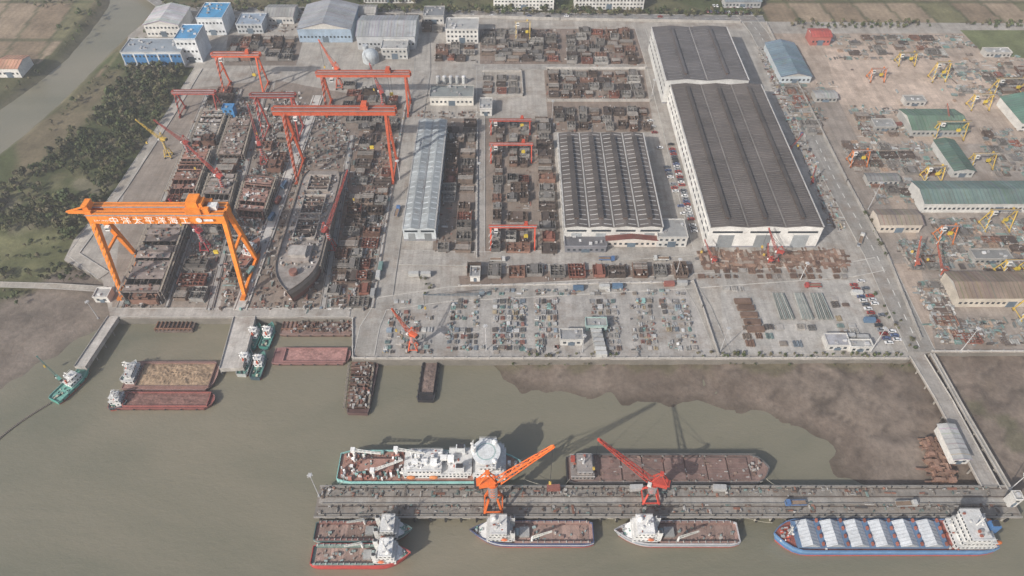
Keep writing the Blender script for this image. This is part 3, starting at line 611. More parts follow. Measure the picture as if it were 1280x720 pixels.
def hull_section(q,hh_,col,name='hull_section_under_construction'):
    b=B(); n=12
    for t in range(n+1):
        v=t/n; L=Vector((*quadpt(q,0,v),0)); Rr=Vector((*quadpt(q,1,v),0)); hz=hh_*R.uniform(.8,1.1)
        b.beam(L+Vector((0,0,1.6)),Rr+Vector((0,0,1.6)),.3,1.6,jit(col,.3),'rusty')
        for P,s in ((L,1),(Rr,-1)): b.beam(P+Vector((0,0,1.2)),P+Vector((s*-.6,0,hz)),.5,.9,jit(col,.3),'rusty')
        if R.random()<.6: b.beam(L+Vector((0,0,hz)),Rr+Vector((0,0,hz)),.3,.8,jit(col,.3),'rusty')
        if t<n:
            L2=Vector((*quadpt(q,0,v+1/n),0)); R2=Vector((*quadpt(q,1,v+1/n),0))
            for P,P2 in ((L,L2),(Rr,R2)):
                b.beam(P+Vector((0,0,hz*.45)),P2+Vector((0,0,hz*.45)),.25,hz*.85,jit(col,.2),'rusty')
            for u in (.2,.4,.6,.8): b.beam(L.lerp(Rr,u)+Vector((0,0,hz*.45)),L2.lerp(R2,u)+Vector((0,0,hz*.45)),.25,hz*R.uniform(.4,.9),jit(col,.3),'rusty')
            if R.random()<.65: 
                b.add([tuple(L+Vector((0,0,hz*.95))),tuple(Rr+Vector((0,0,hz*.95))),tuple(R2+Vector((0,0,hz*.95))),tuple(L2+Vector((0,0,hz*.95)))],[(0,1,2,3)],jit(tuple(c*1.35 for c in col),.3),'rusty')
                for k in range(7): P=quadpt(q,R.uniform(.1,.9),v+R.random()/n); b.box(P[0],P[1],hz*.96,R.uniform(.5,2),R.uniform(.4,1.5),R.uniform(.3,1.4),0,jit(R.choice(PAL_SLIP),.3),'rusty')
    for s in (0,1):
        for t in range(12):
            P=quadpt(q,s,t/11); dx=-2.2 if s==0 else 2.2
            b.beam((P[0]+dx,P[1],0),(P[0]+dx,P[1],hh_+1),.18,.18,(.33,.31,.28))
        for z in (hh_*.33,hh_*.66,hh_): 
            A=quadpt(q,s,0);E=quadpt(q,s,1); dx=-1.6 if s==0 else 1.6; b.beam((A[0]+dx,A[1],z),(E[0]+dx,E[1],z),1.0,.12,jit((.28,.24,.19),.2))
    return obj(name,b)
hull_section(slq(0,1,.02,.30,.12),9,(.19,.16,.145)); hull_section(slq(0,1,.42,.62,.2),7,(.21,.12,.095)); hull_section(slq(1,2,.28,.5,.15),7,(.22,.19,.17))
hull_section(slq(2,3,.34,.5,.2),8,(.21,.13,.11)); hull_section(slq(1,2,.6,.8,.15),6,(.2,.16,.14)); hull_section(slq(0,1,.68,.85,.2),5,(.24,.22,.2))
# ------------------------------------------------------------ ships
def hull(b,L,W,D,bow=.2,stern=.08,side=(.1,.1,.12),deck=(.25,.1,.08),boot=(.35,.04,.03),bulw=1.0,rise=2.0,flare=3.0,bootz=.8,n=26,mat='paint',bulb=True,sternw=.8,stripe=None):
    S=[i/n for i in range(n+1)]
    S=sorted(set([round(s,4) for s in S]+[1-bow*k for k in (.02,.06,.12,.2,.3)]))
    def hb(s):
        r=W/2
        if s<stern: r*=sternw+(1-sternw)*math.sin(s/stern*math.pi/2)
        if s>1-bow:
            u=(s-(1-bow))/bow; r*=max(.02,(1-u**2.2))
        return r
    def dz(s): 
        u=max(0,(s-(1-bow*1.4))/(bow*1.4)); return D+rise*u*u
    lv=[]
    for s in S:
        u=max(0,(s-(1-bow))/bow); x=s*L; h=hb(s); z=dz(s)
        lv.append([(x-flare*u,h*.9,-2.0),(x-flare*u*.8,h*.96*(1-.25*u*(1-u)),0),(x-flare*u*.7,h*.97,bootz),(x-flare*.4*u,h*.99,bootz+(z-bootz)*.5),(x,h,z),(x+.1*u,h+.02,z+bulw),(x-.05,max(0,h-.3),z+bulw),(x-.3*u,max(0,h-.32),z)])
    m=len(lv[0])
    for sg in (1,-1):
        vs=[(x,y*sg,z) for row in lv for (x,y,z) in row]
        for k in range(m-1):
            col=boot if k<2 else side
            if k==3 and stripe: col=stripe
            if k>=5: col=tuple(c*.8+.05 for c in side)
            fs=[]
            for i in range(len(lv)-1):
                a=i*m+k; c=(i+1)*m+k; f=(a,a+1,c+1,c); fs.append(f if sg<0 else f[::-1])
            used=sorted(set(j for f in fs for j in f)); mp={j:q for q,j in enumerate(used)}
            b.add([vs[j] for j in used],[tuple(mp[j] for j in f) for f in fs],col,mat)
    for i in range(len(lv)-1):
        a=lv[i][7]; c=lv[i+1][7]; b.add([(a[0],-a[1],a[2]),(c[0],-c[1],c[2]),(c[0],c[1],c[2]),(a[0],a[1],a[2])],[(0,1,2,3)],jit(deck,.12),'rusty')
    r=lv[0]; b.add([(x,y,z) for x,y,z in r[:6]]+[(x,-y,z) for x,y,z in r[:6]][::-1],[list(range(12))[::-1]],side,mat)
    b.bb(0.05,.3,-r[6][1],r[6][1],D,D+bulw,side)
def house(b,x0,x1,w,z0,z1,col=WHITE,win=True,y=0):
    b.bb(x0,x1,y-w/2,y+w/2,z0,z1,col); b.bb(x0-.3,x1+.3,y-w/2-.3,y+w/2+.3,z1+.003,z1+.13,tuple(c*.85 for c in col))
    for e in (-1,1): 
        b.bb(x0-.3,x1+.3,y+e*(w/2+.22)-.05,y+e*(w/2+.22)+.05,z1+.95,z1+1.05,WHITE)
    for k in range(int((x1-x0)*w/14)): b.box(R.uniform(x0+.6,x1-.6),y+R.uniform(-w/2+.6,w/2-.6),z1+.13,R.uniform(.4,1.4),R.uniform(.4,1.2),R.uniform(.3,1.2),0,jit(R.choice(((.5,.5,.5),(.3,.3,.3),(.6,.6,.58),(.35,.12,.08))),.2))
    if win:
        hz=(z1-z0)*.35; zc=z0+(z1-z0)*.45
        n=max(1,int((x1-x0)/1.7))
        for i in range(n):
            x=x0+(i+.5)*(x1-x0)/n
            for e in (-1,1): b.box(x,y+e*(w/2+.02),zc,.9,.06,hz,0,GLASS,'glass')
        n=max(1,int(w/1.4))
        for i in range(n):
            yy=y-w/2+(i+.5)*w/n
            for xx in (x0-.02,x1+.02): b.box(xx,yy,zc,.06,1.0,hz,0,GLASS,'glass')
def mast(b,x,z,h,col=WHITE):
    b.cyl((x,0,z),(x,0,z+h),.35,col,8,r2=.15); b.beam((x,-2.2,z+h*.6),(x,2.2,z+h*.6),.18,.18,col); b.beam((x,-1.2,z+h*.8),(x,1.2,z+h*.8),.15,.15,col); b.box(x,0,z+h*.7,.3,2.0,.25,0,WHITE)
    b.dome((x-.8,1.2,z+h*.4),.6,WHITE,8,4,1,True)
def deckjunk(b,x0,x1,w,z,n,pal,hmax=1.5):
    for k in range(int(n*1.2)):
        c=jit(R.choice(pal),.3); x=R.uniform(x0,x1); y=R.uniform(-w/2,w/2)
        if R.random()<.7: b.box(x,y,z,R.uniform(.3,1.8),R.uniform(.3,1.3),R.uniform(.3,hmax),R.choice((0,0,.3)),c,'rusty')
        else: b.cyl((x,y,z),(x,y,z+R.uniform(.4,hmax)),R.uniform(.15,.5),c,7)
def place(name,parts_,px0,px1,pym,yc,bowright=True,z=WL):
    xa=U(px0,pym,-2)[0]
    if bowright: return obj(name,parts_,(xa,yc,z),0)
    xb=U(px1,pym,-2)[0]; return obj(name,parts_,(xb,yc,z),math.pi)
def plen(px0,px1,pym): return U(px1,pym,-2)[0]-U(px0,pym,-2)[0]
YP0=U(640,647)[1]; YP1=U(640,607)[1]
L=plen(424,655,590); W=16.5; hb_=B();s=B();dk=B()
hull(hb_,L,W,5.2,bow=.22,side=(.26,.56,.53),deck=(.32,.19,.155),boot=(.12,.34,.32),bulw=1.1,rise=2.5,stripe=(.42,.68,.65))
house(s,L*.36,L*.70,12,5.4,8.4); house(s,L*.38,L*.56,11,8.55,11.4); house(s,L*.60,L*.72,12.5,8.55,11)
house(s,L*.73,L*.90,14,5.6,9.4); house(s,L*.745,L*.89,14.6,9.55,12.6); house(s,L*.76,L*.875,13,12.75,15.4); house(s,L*.765,L*.85,15,15.55,18.2)
s.cyl((L*.80,0,18.3),(L*.80,0,19.4),5.2,WHITE,20,r2=5.6); s.cyl((L*.80,0,19.4),(L*.80,0,19.7),6.6,(.62,.64,.64),24); s.cyl((L*.80,0,19.705),(L*.80,0,19.72),4.4,(.3,.42,.4),24); s.cyl((L*.80,0,19.725),(L*.80,0,19.74),3.9,(.6,.62,.62),24)
s.cyl((L*.735,0,19.7),(L*.735,0,24),1.2,WHITE,10); mast(s,L*.735,22,7); s.cyl((L*.845,4.5,18.3),(L*.845,4.5,20.4),1.2,WHITE,12); s.dome((L*.845,4.5,20.4),1.4,WHITE,12,5,1); s.dome((L*.845,-4.5,18.9),1.4,WHITE,12,5,1,True)
for y in (-5,5): s.box(L*.66,y,11,4.2,2.4,4.2,0,(.6,.62,.62)); s.box(L*.66,y,15.2,3,1.8,1,0,DARK)
for x in (.42,.47,.52,.57,.61): dk.box(L*x,R.uniform(-2,2),11.4,3,2.5,R.uniform(1,3.2),0,jit(WHITE,.2))
for x in (.40,.52): dk.dome((L*x,-6.9,8),.9,(.5,.18,.06),10,4,1,True,sx=2.4,sy=1); dk.dome((L*x,6.9,8),.9,(.5,.18,.06),10,4,1,True,sx=2.4,sy=1)
for x,y in ((.08,5),(.2,-5.5),(.31,5.5)):
    dk.cyl((L*x,y,5),(L*x,y,12),.7,WHITE,10); dk.truss((L*x,y,12),(L*x+14,y*.3,15),1.0,.5,7,(.55,.55,.52),.2); dk.box(L*x,y,11,2,2,2,0,WHITE)
deckjunk(dk,2,L*.35,14,5.3,150,[WHITE,(.3,.15,.12),(.2,.34,.32),(.3,.13,.1),(.45,.45,.44)],3)
deckjunk(dk,L*.37,L*.7,10,8.6,60,[WHITE,(.5,.5,.5),(.3,.3,.3),(.25,.38,.36)],2.2); deckjunk(dk,L*.39,L*.56,9,11.5,40,[WHITE,(.5,.5,.5)],2)
dk.bb(L*.11,L*.30,-3,3,5.3,7.4,(.28,.16,.13),'rusty')
dk.beam((L*.92,0,7.6),(L*.92,0,10),1.4,1.4,WHITE); dk.cyl((L*.955,-1.5,7.8),(L*.955,1.5,7.8),.8,GREY,8)
place('offshore_support_vessel',{'hull':hb_,'superstructure':s,'deck_equipment':dk},424,655,590,YP1+1.2+W/2)
L=plen(708,960,590); W=15; hb_=B();s=B();dk=B()
hull(hb_,L,W,4.6,bow=.08,side=(.035,.035,.038),deck=(.18,.125,.11),boot=(.06,.03,.03),bulw=.9,rise=1.2,flare=2,stern=.05)
for i in range(7):
    x=L*.17+i*L*.105; dk.bb(x,x+L*.098,-W*.37,W*.37,4.65,5.35,jit((.22,.145,.125),.15),'rusty')
    for q in range(5): dk.bb(x+.1,x+L*.098-.1,-W*.37+q*W*.185-.08,-W*.37+q*W*.185+.08,5.35,5.45,(.28,.22,.19))
    for e in (-1,1): dk.box(x,e*W*.43,4.65,.7,.5,.9,0,(.3,.28,.25))
for e in (-1,1): dk.bb(L*.05,L*.95,e*W*.47-.06,e*W*.47+.06,6.3,6.4,(.4,.38,.35))
house(s,L*.02,L*.13,11,4.7,7.4,(.28,.25,.23)); house(s,L*.05,L*.12,9,7.5,9.8,(.33,.3,.28)); mast(s,L*.08,9.8,6,(.4,.4,.4)); s.box(L*.03,3,7.5,2,2,3,0,(.35,.07,.05))
deckjunk(dk,2,L*.95,13.5,4.7,110,[(.28,.2,.16),(.2,.11,.09),(.36,.34,.32)],1.2); deckjunk(dk,L*.9,L*.96,8,5.4,14,[(.3,.2,.16),(.4,.38,.36)],1.6)
place('cargo_barge',{'hull':hb_,'wheelhouse':s,'deck_fittings':dk},708,960,590,YP1+1.0+W/2)
def supply(px0,px1,pym,yc,W,side,stripe,boot,deck,bowright,name='supply_vessel',topc=(.55,.15,.06)):
    L=plen(px0,px1,pym); hb_=B();s=B();dk=B()
    hull(hb_,L,W,3.2,bow=.30,side=side,deck=deck,boot=boot,bulw=1.3,rise=3.0,flare=3.5,stripe=stripe,bootz=1.0)
    w=W*.82
    house(s,L*.66,L*.86,w,4.2,6.9); house(s,L*.68,L*.85,w*.92,7.0,9.5); house(s,L*.705,L*.83,w*.95,9.65,12.2); s.bb(L*.70,L*.835,-w*.5,w*.5,12.35,12.6,WHITE)
    mast(s,L*.76,12.6,7); s.cyl((L*.79,1.5,12.6),(L*.79,1.5,13.4),.6,WHITE,8); s.dome((L*.80,-2.4,13.2),1.1,WHITE,10,4,1,True)
    for y in (-w*.38,w*.38): s.box(L*.655,y,4.2,2,1.5,8,0,WHITE); s.box(L*.655,y,12.2,1.3,1,1,0,DARK)
    dk.dome((L*.72,w*.5+.3,7.4),.7,topc,8,4,1,True,sx=2.2); dk.dome((L*.72,-w*.5-.3,7.4),.7,topc,8,4,1,True,sx=2.2)
    s.add([(L*.86,-w*.45,6.9),(L*.86,w*.45,6.9),(L*.93,w*.22,5.6),(L*.93,-w*.22,5.6)],[(0,3,2,1)],WHITE)
    for e in (-1,1):
        dk.bb(L*.03,L*.64,e*W*.42-.4,e*W*.42+.4,3.25,4.7,tuple(c*.9 for c in deck))
        for q in range(10): dk.box(L*(.05+.058*q),e*W*.42,4.7,.3,.8,.5,0,jit((.4,.4,.37),.3))
    for q in range(8): dk.bb(L*(.04+.0725*q),L*(.04+.0725*q)+L*.0715,-W*.34,W*.34,3.3,3.42,jit((.27,.19,.16),.2),'rusty')
    for q in range(14): dk.bb(L*(.05+.041*q),L*(.05+.041*q)+.12,-W*.34,W*.34,3.423,3.5,(.31,.23,.2))
    deckjunk(dk,2,L*.62,W*.6,3.45,20,[(.28,.18,.15),(.36,.33,.3),(.22,.28,.27)],1.2); deckjunk(dk,L*.87,L*.95,W*.35,5.6,12,[(.4,.4,.4),(.15,.27,.24)],1.2)
    dk.bb(L*.52,L*.6,-W*.2,W*.2,3.5,5.2,(.3,.3,.29))
    dk.cyl((L*.62,-1.6,4.3),(L*.62,1.6,4.3),1.1,(.25,.3,.3),10)
    dk.cyl((L*.5,w*.45,3.3),(L*.5,w*.45,8),.5,WHITE,8); dk.truss((L*.5,w*.45,8),(L*.34,w*.2,9.5),.8,.4,5,(.55,.55,.5),.2)
    place(name,{'hull':hb_,'superstructure':s,'deck_equipment':dk},px0,px1,pym,yc,bowright)
supply(588,741,660,YP0-1-5.4,10.8,(.05,.07,.15),(.5,.5,.53),(.38,.07,.055),(.31,.2,.17),False)
supply(766,921,660,YP0-1-5.4,10.8,(.5,.5,.52),(.25,.3,.36),(.38,.06,.05),(.31,.2,.17),False)
supply(395,517,660,YP0-1-4.8,9.6,(.06,.12,.12),(.33,.36,.34),(.27,.06,.05),(.28,.15,.13),True)
supply(391,515,690,YP0-2-4.8-9.6,9.8,(.40,.05,.045),(.44,.06,.05),(.3,.04,.04),(.21,.28,.25),True)
# cargo ship
L=plen(963,1237,670); W=14.5; hb_=B();s=B();dk=B()
hull(hb_,L,W,5.2,bow=.14,side=(.08,.19,.38),deck=(.29,.1,.08),boot=(.48,.07,.05),bulw=.9,rise=2.2,flare=3,bootz=1.2,stripe=(.15,.29,.48))
x0=L*.24; n=6; wl=(L*.90-x0)/n
dk.bb(x0-1,L*.9+.5,-W*.41,W*.41,5.3,6.9,(.12,.20,.32))
for i in range(n):
    a=x0+i*wl+1.4; c=a+wl-2.8; m=(a+c)/2; e=W*.405; tone=jit((.52,.55,.58),.06)
    dk.add([(a,-e,6.95),(m,-e*.98,9.5),(m,e*.98,9.5),(a,e,6.95)],[(0,1,2,3)],tone); dk.add([(m,-e*.98,9.5),(c,-e,6.95),(c,e,6.95),(m,e*.98,9.5)],[(0,1,2,3)],tone)
    for sg in (-1,1): dk.add([(a,sg*e,6.95),(m,sg*e*.98,9.5),(c,sg*e,6.95)],[(0,1,2)],tuple(t*.7 for t in tone))
    for q in range(8): 
        yy_=-e*.9+q*e*.257; dk.beam((a+.1,yy_,7.1),(m,yy_,9.6),.14,.12,(.4,.43,.46)); dk.beam((c-.1,yy_,7.1),(m,yy_,9.6),.14,.12,(.4,.43,.46))
    for q in range(4): dk.box(a-1.4,-e+q*e*.6,6.9,.8,1.4,1.2,0,jit((.35,.12,.08),.3))
house(s,L*.03,L*.20,12.5,5.3,8.2); house(s,L*.04,L*.185,12,8.35,11); house(s,L*.06,L*.18,11,11.15,13.8); house(s,L*.09,L*.175,13.5,13.95,16.4); mast(s,L*.13,16.5,7)
s.box(L*.05,0,11.1,4,3.2,6,0,(.08,.2,.42)); s.box(L*.05,0,17.1,2.6,2,1,0,DARK); s.dome((L*.03,4.8,9.4),1.1,(.6,.16,.04),10,4,1,True,sx=2.4); s.dome((L*.03,-4.8,9.4),1.1,(.6,.16,.04),10,4,1,True,sx=2.4)
deckjunk(dk,L*.91,L*.97,6,6.2,26,[WHITE,(.45,.1,.07),(.3,.3,.3)],1.6); deckjunk(dk,2,L*.9,13.2,5.3,60,[WHITE,(.35,.11,.08)],1.0); mast(dk,L*.93,6.5,8,(.55,.55,.52))
place('bulk_cargo_ship',{'hull':hb_,'superstructure':s,'hatch_covers':dk},963,1237,670,YP0-1-W/2,False)
def barge(name,cx,cy,L,W,rot,side,cargo,cargo_h=1.6,hold=True,house_col=WHITE,fr=2.0,junk=0,tiers=True):
    hb_=B();s=B();dk=B(); hull(hb_,L,W,fr,bow=.05,stern=.04,side=side,deck=tuple(c*.9 for c in side),boot=(.1,.05,.04),bulw=.35,rise=.4,flare=1.2,n=12,sternw=.92)
    if hold:
        x0,x1=L*.14,L*.95
        for a,bq,c,e in ((x0,x1,-W*.42,-W*.39),(x0,x1,W*.39,W*.42),(x0,x0+.4,-W*.39,W*.39),(x1-.4,x1,-W*.39,W*.39)): dk.bb(a,bq,c,e,fr+.02,fr+1.3,jit(side,.2))
        nx_,ny_=60,22
        for i in range(nx_):
            for j in range(ny_):
                P=[]
                for ii,jj in ((i,j),(i+1,j),(i+1,j+1),(i,j+1)):
                    u,v=ii/nx_,jj/ny_; P.append((x0+.4+(x1-x0-.8)*u,(-.39+.78*v)*W,fr+.15+cargo_h*(.4+.45*noise.noise(Vector((u*9+cx,v*3.5,cy)))+.22*noise.noise(Vector((u*40,v*14,cy))))*math.sin(math.pi*min(1,max(0,u*.94+.03)))**.4*math.sin(math.pi*(v*.9+.05))**.5))
                t=1+.35*noise.noise(Vector((i*.35,j*.35,cx)))+R.uniform(-.12,.12); dk.add(P,[(0,1,2,3)],tuple(c*t for c in cargo),'rusty')
    if junk: deckjunk(dk,L*.12,L*.95,W*.75,fr+.4,junk,PAL_RUST,2.0)
    if tiers: house(s,L*.02,L*.12,W*.6,fr,fr+2.6,house_col); house(s,L*.03,L*.10,W*.42,fr+2.7,fr+4.8,house_col); mast(s,L*.06,fr+4.8,3)
    for e in (-1,1):
        for q in range(6): dk.cyl((L*(.1+.15*q),e*(W/2+.2),fr-.6),(L*(.1+.15*q),e*(W/2+.5),fr-.6),.5,DARK,8)
    return obj(name,{'hull':hb_,'wheelhouse':s,'hold':dk},(cx,cy,WL),rot)
def bpx(px,py): return U(px,py,WL+1)
def barge_px(name,l,r,pf,pb,*a,**k):
    x0,y0=bpx(l,pf); x1,_=bpx(r,pf); _,y1=bpx(l,pb); return barge(name,x0,(y0+y1)/2,x1-x0,y1-y0,0,*a,**k)
barge_px('sand_barge',152,267,489,453,(.25,.15,.13),(.36,.26,.175),cargo_h=2.4)
barge_px('sand_barge',135,266,512,491,(.27,.095,.085),(.18,.1,.085),cargo_h=.8)
barge_px('flat_barge',340,437,456,436,(.30,.16,.15),(.34,.19,.17),cargo_h=.4,tiers=False)
barge_px('flat_barge',350,446,420,402,(.21,.14,.12),(.3,.13,.11),hold=False,junk=80,tiers=False)
def barge_v(l,r,pf,pb,*a,**k):
    x0,y0=bpx(l,pf); x1,_=bpx(r,pf); _,y1=bpx(l,pb); k.setdefault('tiers',False); return barge('work_barge',(x0+x1)/2,y0,y1-y0,x1-x0,math.pi/2-.04,*a,**k)
barge_v(433,461,518,452,(.10,.06,.055),(.2,.12,.1),hold=False,junk=70,fr=2.0)
hull_section((bpx(441,456),bpx(464,456),bpx(457,512),bpx(435,512)),1.6,(.16,.1,.08),'deck_framework').location.z=WL+1.2
barge_v(521,543,502,452,(.03,.03,.035),(.2,.15,.13),cargo_h=.8)
def tug(px,py,L,W,rot,side,deck,name='tug_boat'):
    hb_=B();s=B(); hull(hb_,L,W,1.8,bow=.4,side=side,deck=deck,boot=(.25,.04,.03),bulw=.8,rise=1.2,flare=1.5,n=14)
    house(s,L*.40,L*.70,W*.62,1.9,4.3); house(s,L*.48,L*.66,W*.5,4.4,6.6); mast(s,L*.52,6.6,4); s.cyl((L*.42,0,4.3),(L*.42,0,6.4),.5,(.5,.1,.05),8)
    for q in range(5):
        for e in (-1,1): s.cyl((L*(.1+.15*q),e*(W/2),1.8),(L*(.1+.15*q),e*(W/2+.35),1.8),.45,DARK,8)
    deckjunk(s,1,L*.36,W*.6,1.85,10,[(.15,.27,.24),(.4,.38,.3),DARK],1)
    x,y=bpx(px,py); return obj(name,{'hull':hb_,'superstructure':s},(x,y,WL),rot)
GT=(.07,.26,.22)
tug(313,437,17,6.2,1.50,GT,(.1,.25,.21)); tug(330,436,17,6.2,1.50,GT,(.1,.25,.21)); tug(302,470,17,6.2,1.53,(.45,.47,.45),(.1,.25,.21)); tug(319,474,18,6.4,1.53,(.06,.1,.12),(.1,.25,.21))
tug(68,502,24,8,1.15,GT,(.12,.28,.24),'dredger_boat'); tug(156,478,13,5.5,1.4,(.42,.43,.42),(.15,.2,.26)); tug(138,508,9,5,.2,(.05,.08,.1),(.25,.1,.08))
jib('floating_crane',78,478,WL+2,3,(-11,8,12),(.1,.26,.22),.35,base='col')
b=B(); prev=None
for k in range(60):
    t=k/59; x,y=bpx(62-t*110,503+t*90-math.sin(t*3.1)*8); p=(x,y,WL+.2)
    if prev: b.cyl(prev,p,.3,(.12,.1,.09),6)
    b.dome((x,y,WL+.2),.6,(.14,.12,.1),8,3,1,True); prev=p
obj('floating_pipeline',b)
# ------------------------------------------------------------ pier, causeway, ramps
px0=U(396,627)[0]; px1=U(1268,627)[0]; dk=B();pl=B();fx=B()
dk.bb(px0,px1,YP0,YP1,-1.3,0,(.25,.23,.205),'yard'); dk.bb(px0,px1,YP0-.1,YP0+.5,0.003,.35,(.37,.35,.32),'concrete'); dk.bb(px0,px1,YP1-.5,YP1+.1,0.003,.35,(.37,.35,.32),'concrete')
for yy_ in (YP0+1.6,YP0+5.2,YP1-5.4,YP1-1.6): dk.bb(px0+1,px1-1,yy_-.12,yy_+.12,.003,.16,(.10,.07,.055),'rusty')
dk.bb(px0+1,px1-1,YP0+6.6,YP0+9.2,.003,.02,(.35,.33,.30),'yard')
x=px0+3
while x<px1:
    for y in (YP0+1,YP0+5.5,YP1-5.5,YP1-1): pl.cyl((x,y,-9),(x,y,-1.3),.5,(.30,.28,.25),8,'concrete')
    pl.bb(x-.7,x+.7,YP0+.2,YP1-.2,-2.2,-1.303,(.3,.28,.25),'concrete')
    for y in (YP0+.9,YP1-.9): fx.cyl((x+2,y,.02),(x+2,y,.9),.35,(.05,.05,.05),8)
    for y in (YP0-.4,YP1+.4): fx.box(x,y,-3.5,.9,.6,3.2,0,(.03,.03,.03))
    x+=7
obj('pier',{'deck':dk,'piles':pl,'bollards_and_fenders':fx})
PP=[(.2,.14,.11),(.16,.14,.125),(.3,.28,.255),(.12,.11,.105),(.38,.36,.33),(.24,.21,.185),(.28,.14,.1),(.18,.25,.235),(.45,.44,.42)]
for (ya,yb,nn) in ((YP1-1,YP1-4.5,200),(YP1-4,YP0+10,60),(YP0+6,YP0+2,170)):
    parts('pier_equipment_pile',((px0+2,ya),(px1-10,ya),(px1-10,yb),(px0+2,yb)),nn,PP,smin=.4,smax=1.6,hmax=1.0,rj=.04,cl=40)
b=B()
for yq in (YP0+1.0,YP1-.9,YP0+6.2): 
    for k in range(2): b.cyl((px0+2,yq+k*.35,.55),(px1-4,yq+k*.35,.55),.13,(.3,.28,.25),5)
obj('pier_service_pipes',b)
def rope(A,E,sag=1.5):
    b=B();A=Vector(A);E=Vector(E);p=A
    for k in range(1,9): t=k/8; q=A.lerp(E,t)-Vector((0,0,sag*4*t*(1-t))); b.cyl(p,q,.09,(.45,.42,.33),4); p=q
    obj('mooring_line',b)
for (xa,ya,xb,yb) in ((654,600,700,610),(430,603,405,612),(712,600,700,610),(957,600,985,612),(588,650,560,642),(740,650,762,642),(766,650,750,642),(920,650,945,642),(965,655,925,644),(1235,655,1260,640)):
    A=U(xa,ya,0); E=U(xb,yb,.5); rope((*A,1.2),(*E,.6))
def lampmast(px,py,h=20,z=0):
    x,y=U(px,py,z); b=B(); b.cyl((x,y,z),(x,y,z+h),.26,(.5,.5,.5),8,r2=.13); b.cyl((x,y,z+h),(x,y,z+h+.4),.9,(.45,.45,.45),10)
    for k in range(6): t=k*math.pi/3; b.box(x+math.cos(t)*1.0,y+math.sin(t)*1.0,z+h-.2,.5,.5,.5,t,(.5,.5,.48))
    b.box(x,y,z,1.2,1.2,.5,0,GREY,'concrete'); obj('lamp_mast',b)
for a in ((399,620),(608,437),(1088,440),(900,440),(123,398,14),(1085,262,22),(728,440,14),(500,225,16),(690,150,16),(1262,612,14),(845,345,14),(1200,440),(600,225,14),(1000,350,14),(815,120,14)): lampmast(*a)
def strip(name,L,w,z0,z1,col,mat='yard',rail=True):
    b=B();pts=[U(*p) for p in L]
    for i in range(len(pts)-1):
        b.beam((*pts[i],(z0+z1)/2),(*pts[i+1],(z0+z1)/2),w,z1-z0,col,mat)
        if rail:
            d=Vector(pts[i+1])-Vector(pts[i]); n_=Vector((-d.y,d.x)).normalized()*(w/2-.2)
            for s_ in (-1,1): b.beam((pts[i][0]+n_.x*s_,pts[i][1]+n_.y*s_,z1+.35),(pts[i+1][0]+n_.x*s_,pts[i+1][1]+n_.y*s_,z1+.35),.25,.7,(.45,.43,.4),'concrete')
            k=int(d.length/8)
            for q in range(k+1):
                P=Vector(pts[i])+d*q/max(1,k)
                for s_ in (-1,1): b.cyl((P.x+n_.x*s_,P.y+n_.y*s_,-9),(P.x+n_.x*s_,P.y+n_.y*s_,z0+.05),.45,(.3,.28,.25),7,'concrete')
    return obj(name,b)
strip('causeway_bridge',[(1146,444),(1180,500),(1212,560),(1240,612)],8.5,-1.0,-.02,(.35,.325,.295))
strip('pipe_rack',[(1165,442),(1200,505),(1232,560),(1262,612)],2.2,-.6,.1,(.35,.33,.3))
strip('landing_ramp',[(100,459),(142,396)],6.5,-2,.05,(.48,.455,.42)); strip('landing_ramp',[(289,460),(306,396)],12.5,-3,.05,(.48,.455,.42))
x,y=U(1197,580); building('pump_house',x-4,x+4,y,y+18,5,style='gable',axis='y',roof=(.40,.40,.39))
q=quad(545,1155,1178,600,1172,1196); parts('steel_frame_stack',q,110,[(.2,.12,.09),(.24,.15,.11)],smin=1,smax=5,hmax=3,zz=-3.2)
strip('service_platform',[(1166,545),(1184,602)],9,-4,-3.2,(.22,.18,.15),rail=False)
building('control_tower',U(1258,632)[0],U(1268,632)[0],YP0+5,YP0+9,7,floors=2)
for l,r_ in ((193,240),(352,400)):
    x0,y0=U(l,413,WL+2); x1,_=U(r_,413,WL+2); y1=U(l,399,WL+2)[1]; b=B(); b.bb(x0,x1,y0,y1,WL-2,WL+1.6,(.14,.11,.095),'rusty')
    for k in range(9): b.bb(x0+(x1-x0)*k/9,x0+(x1-x0)*k/9+.4,y0,y1,WL+1.6,WL+2.6,jit(RUST,.3),'rusty')
    for k in (y0+.5,y1-.5): b.bb(x0,x1,k-.3,k+.3,WL+2.603,WL+3.2,jit(RUST,.3),'rusty')
    obj('dock_gate',b)
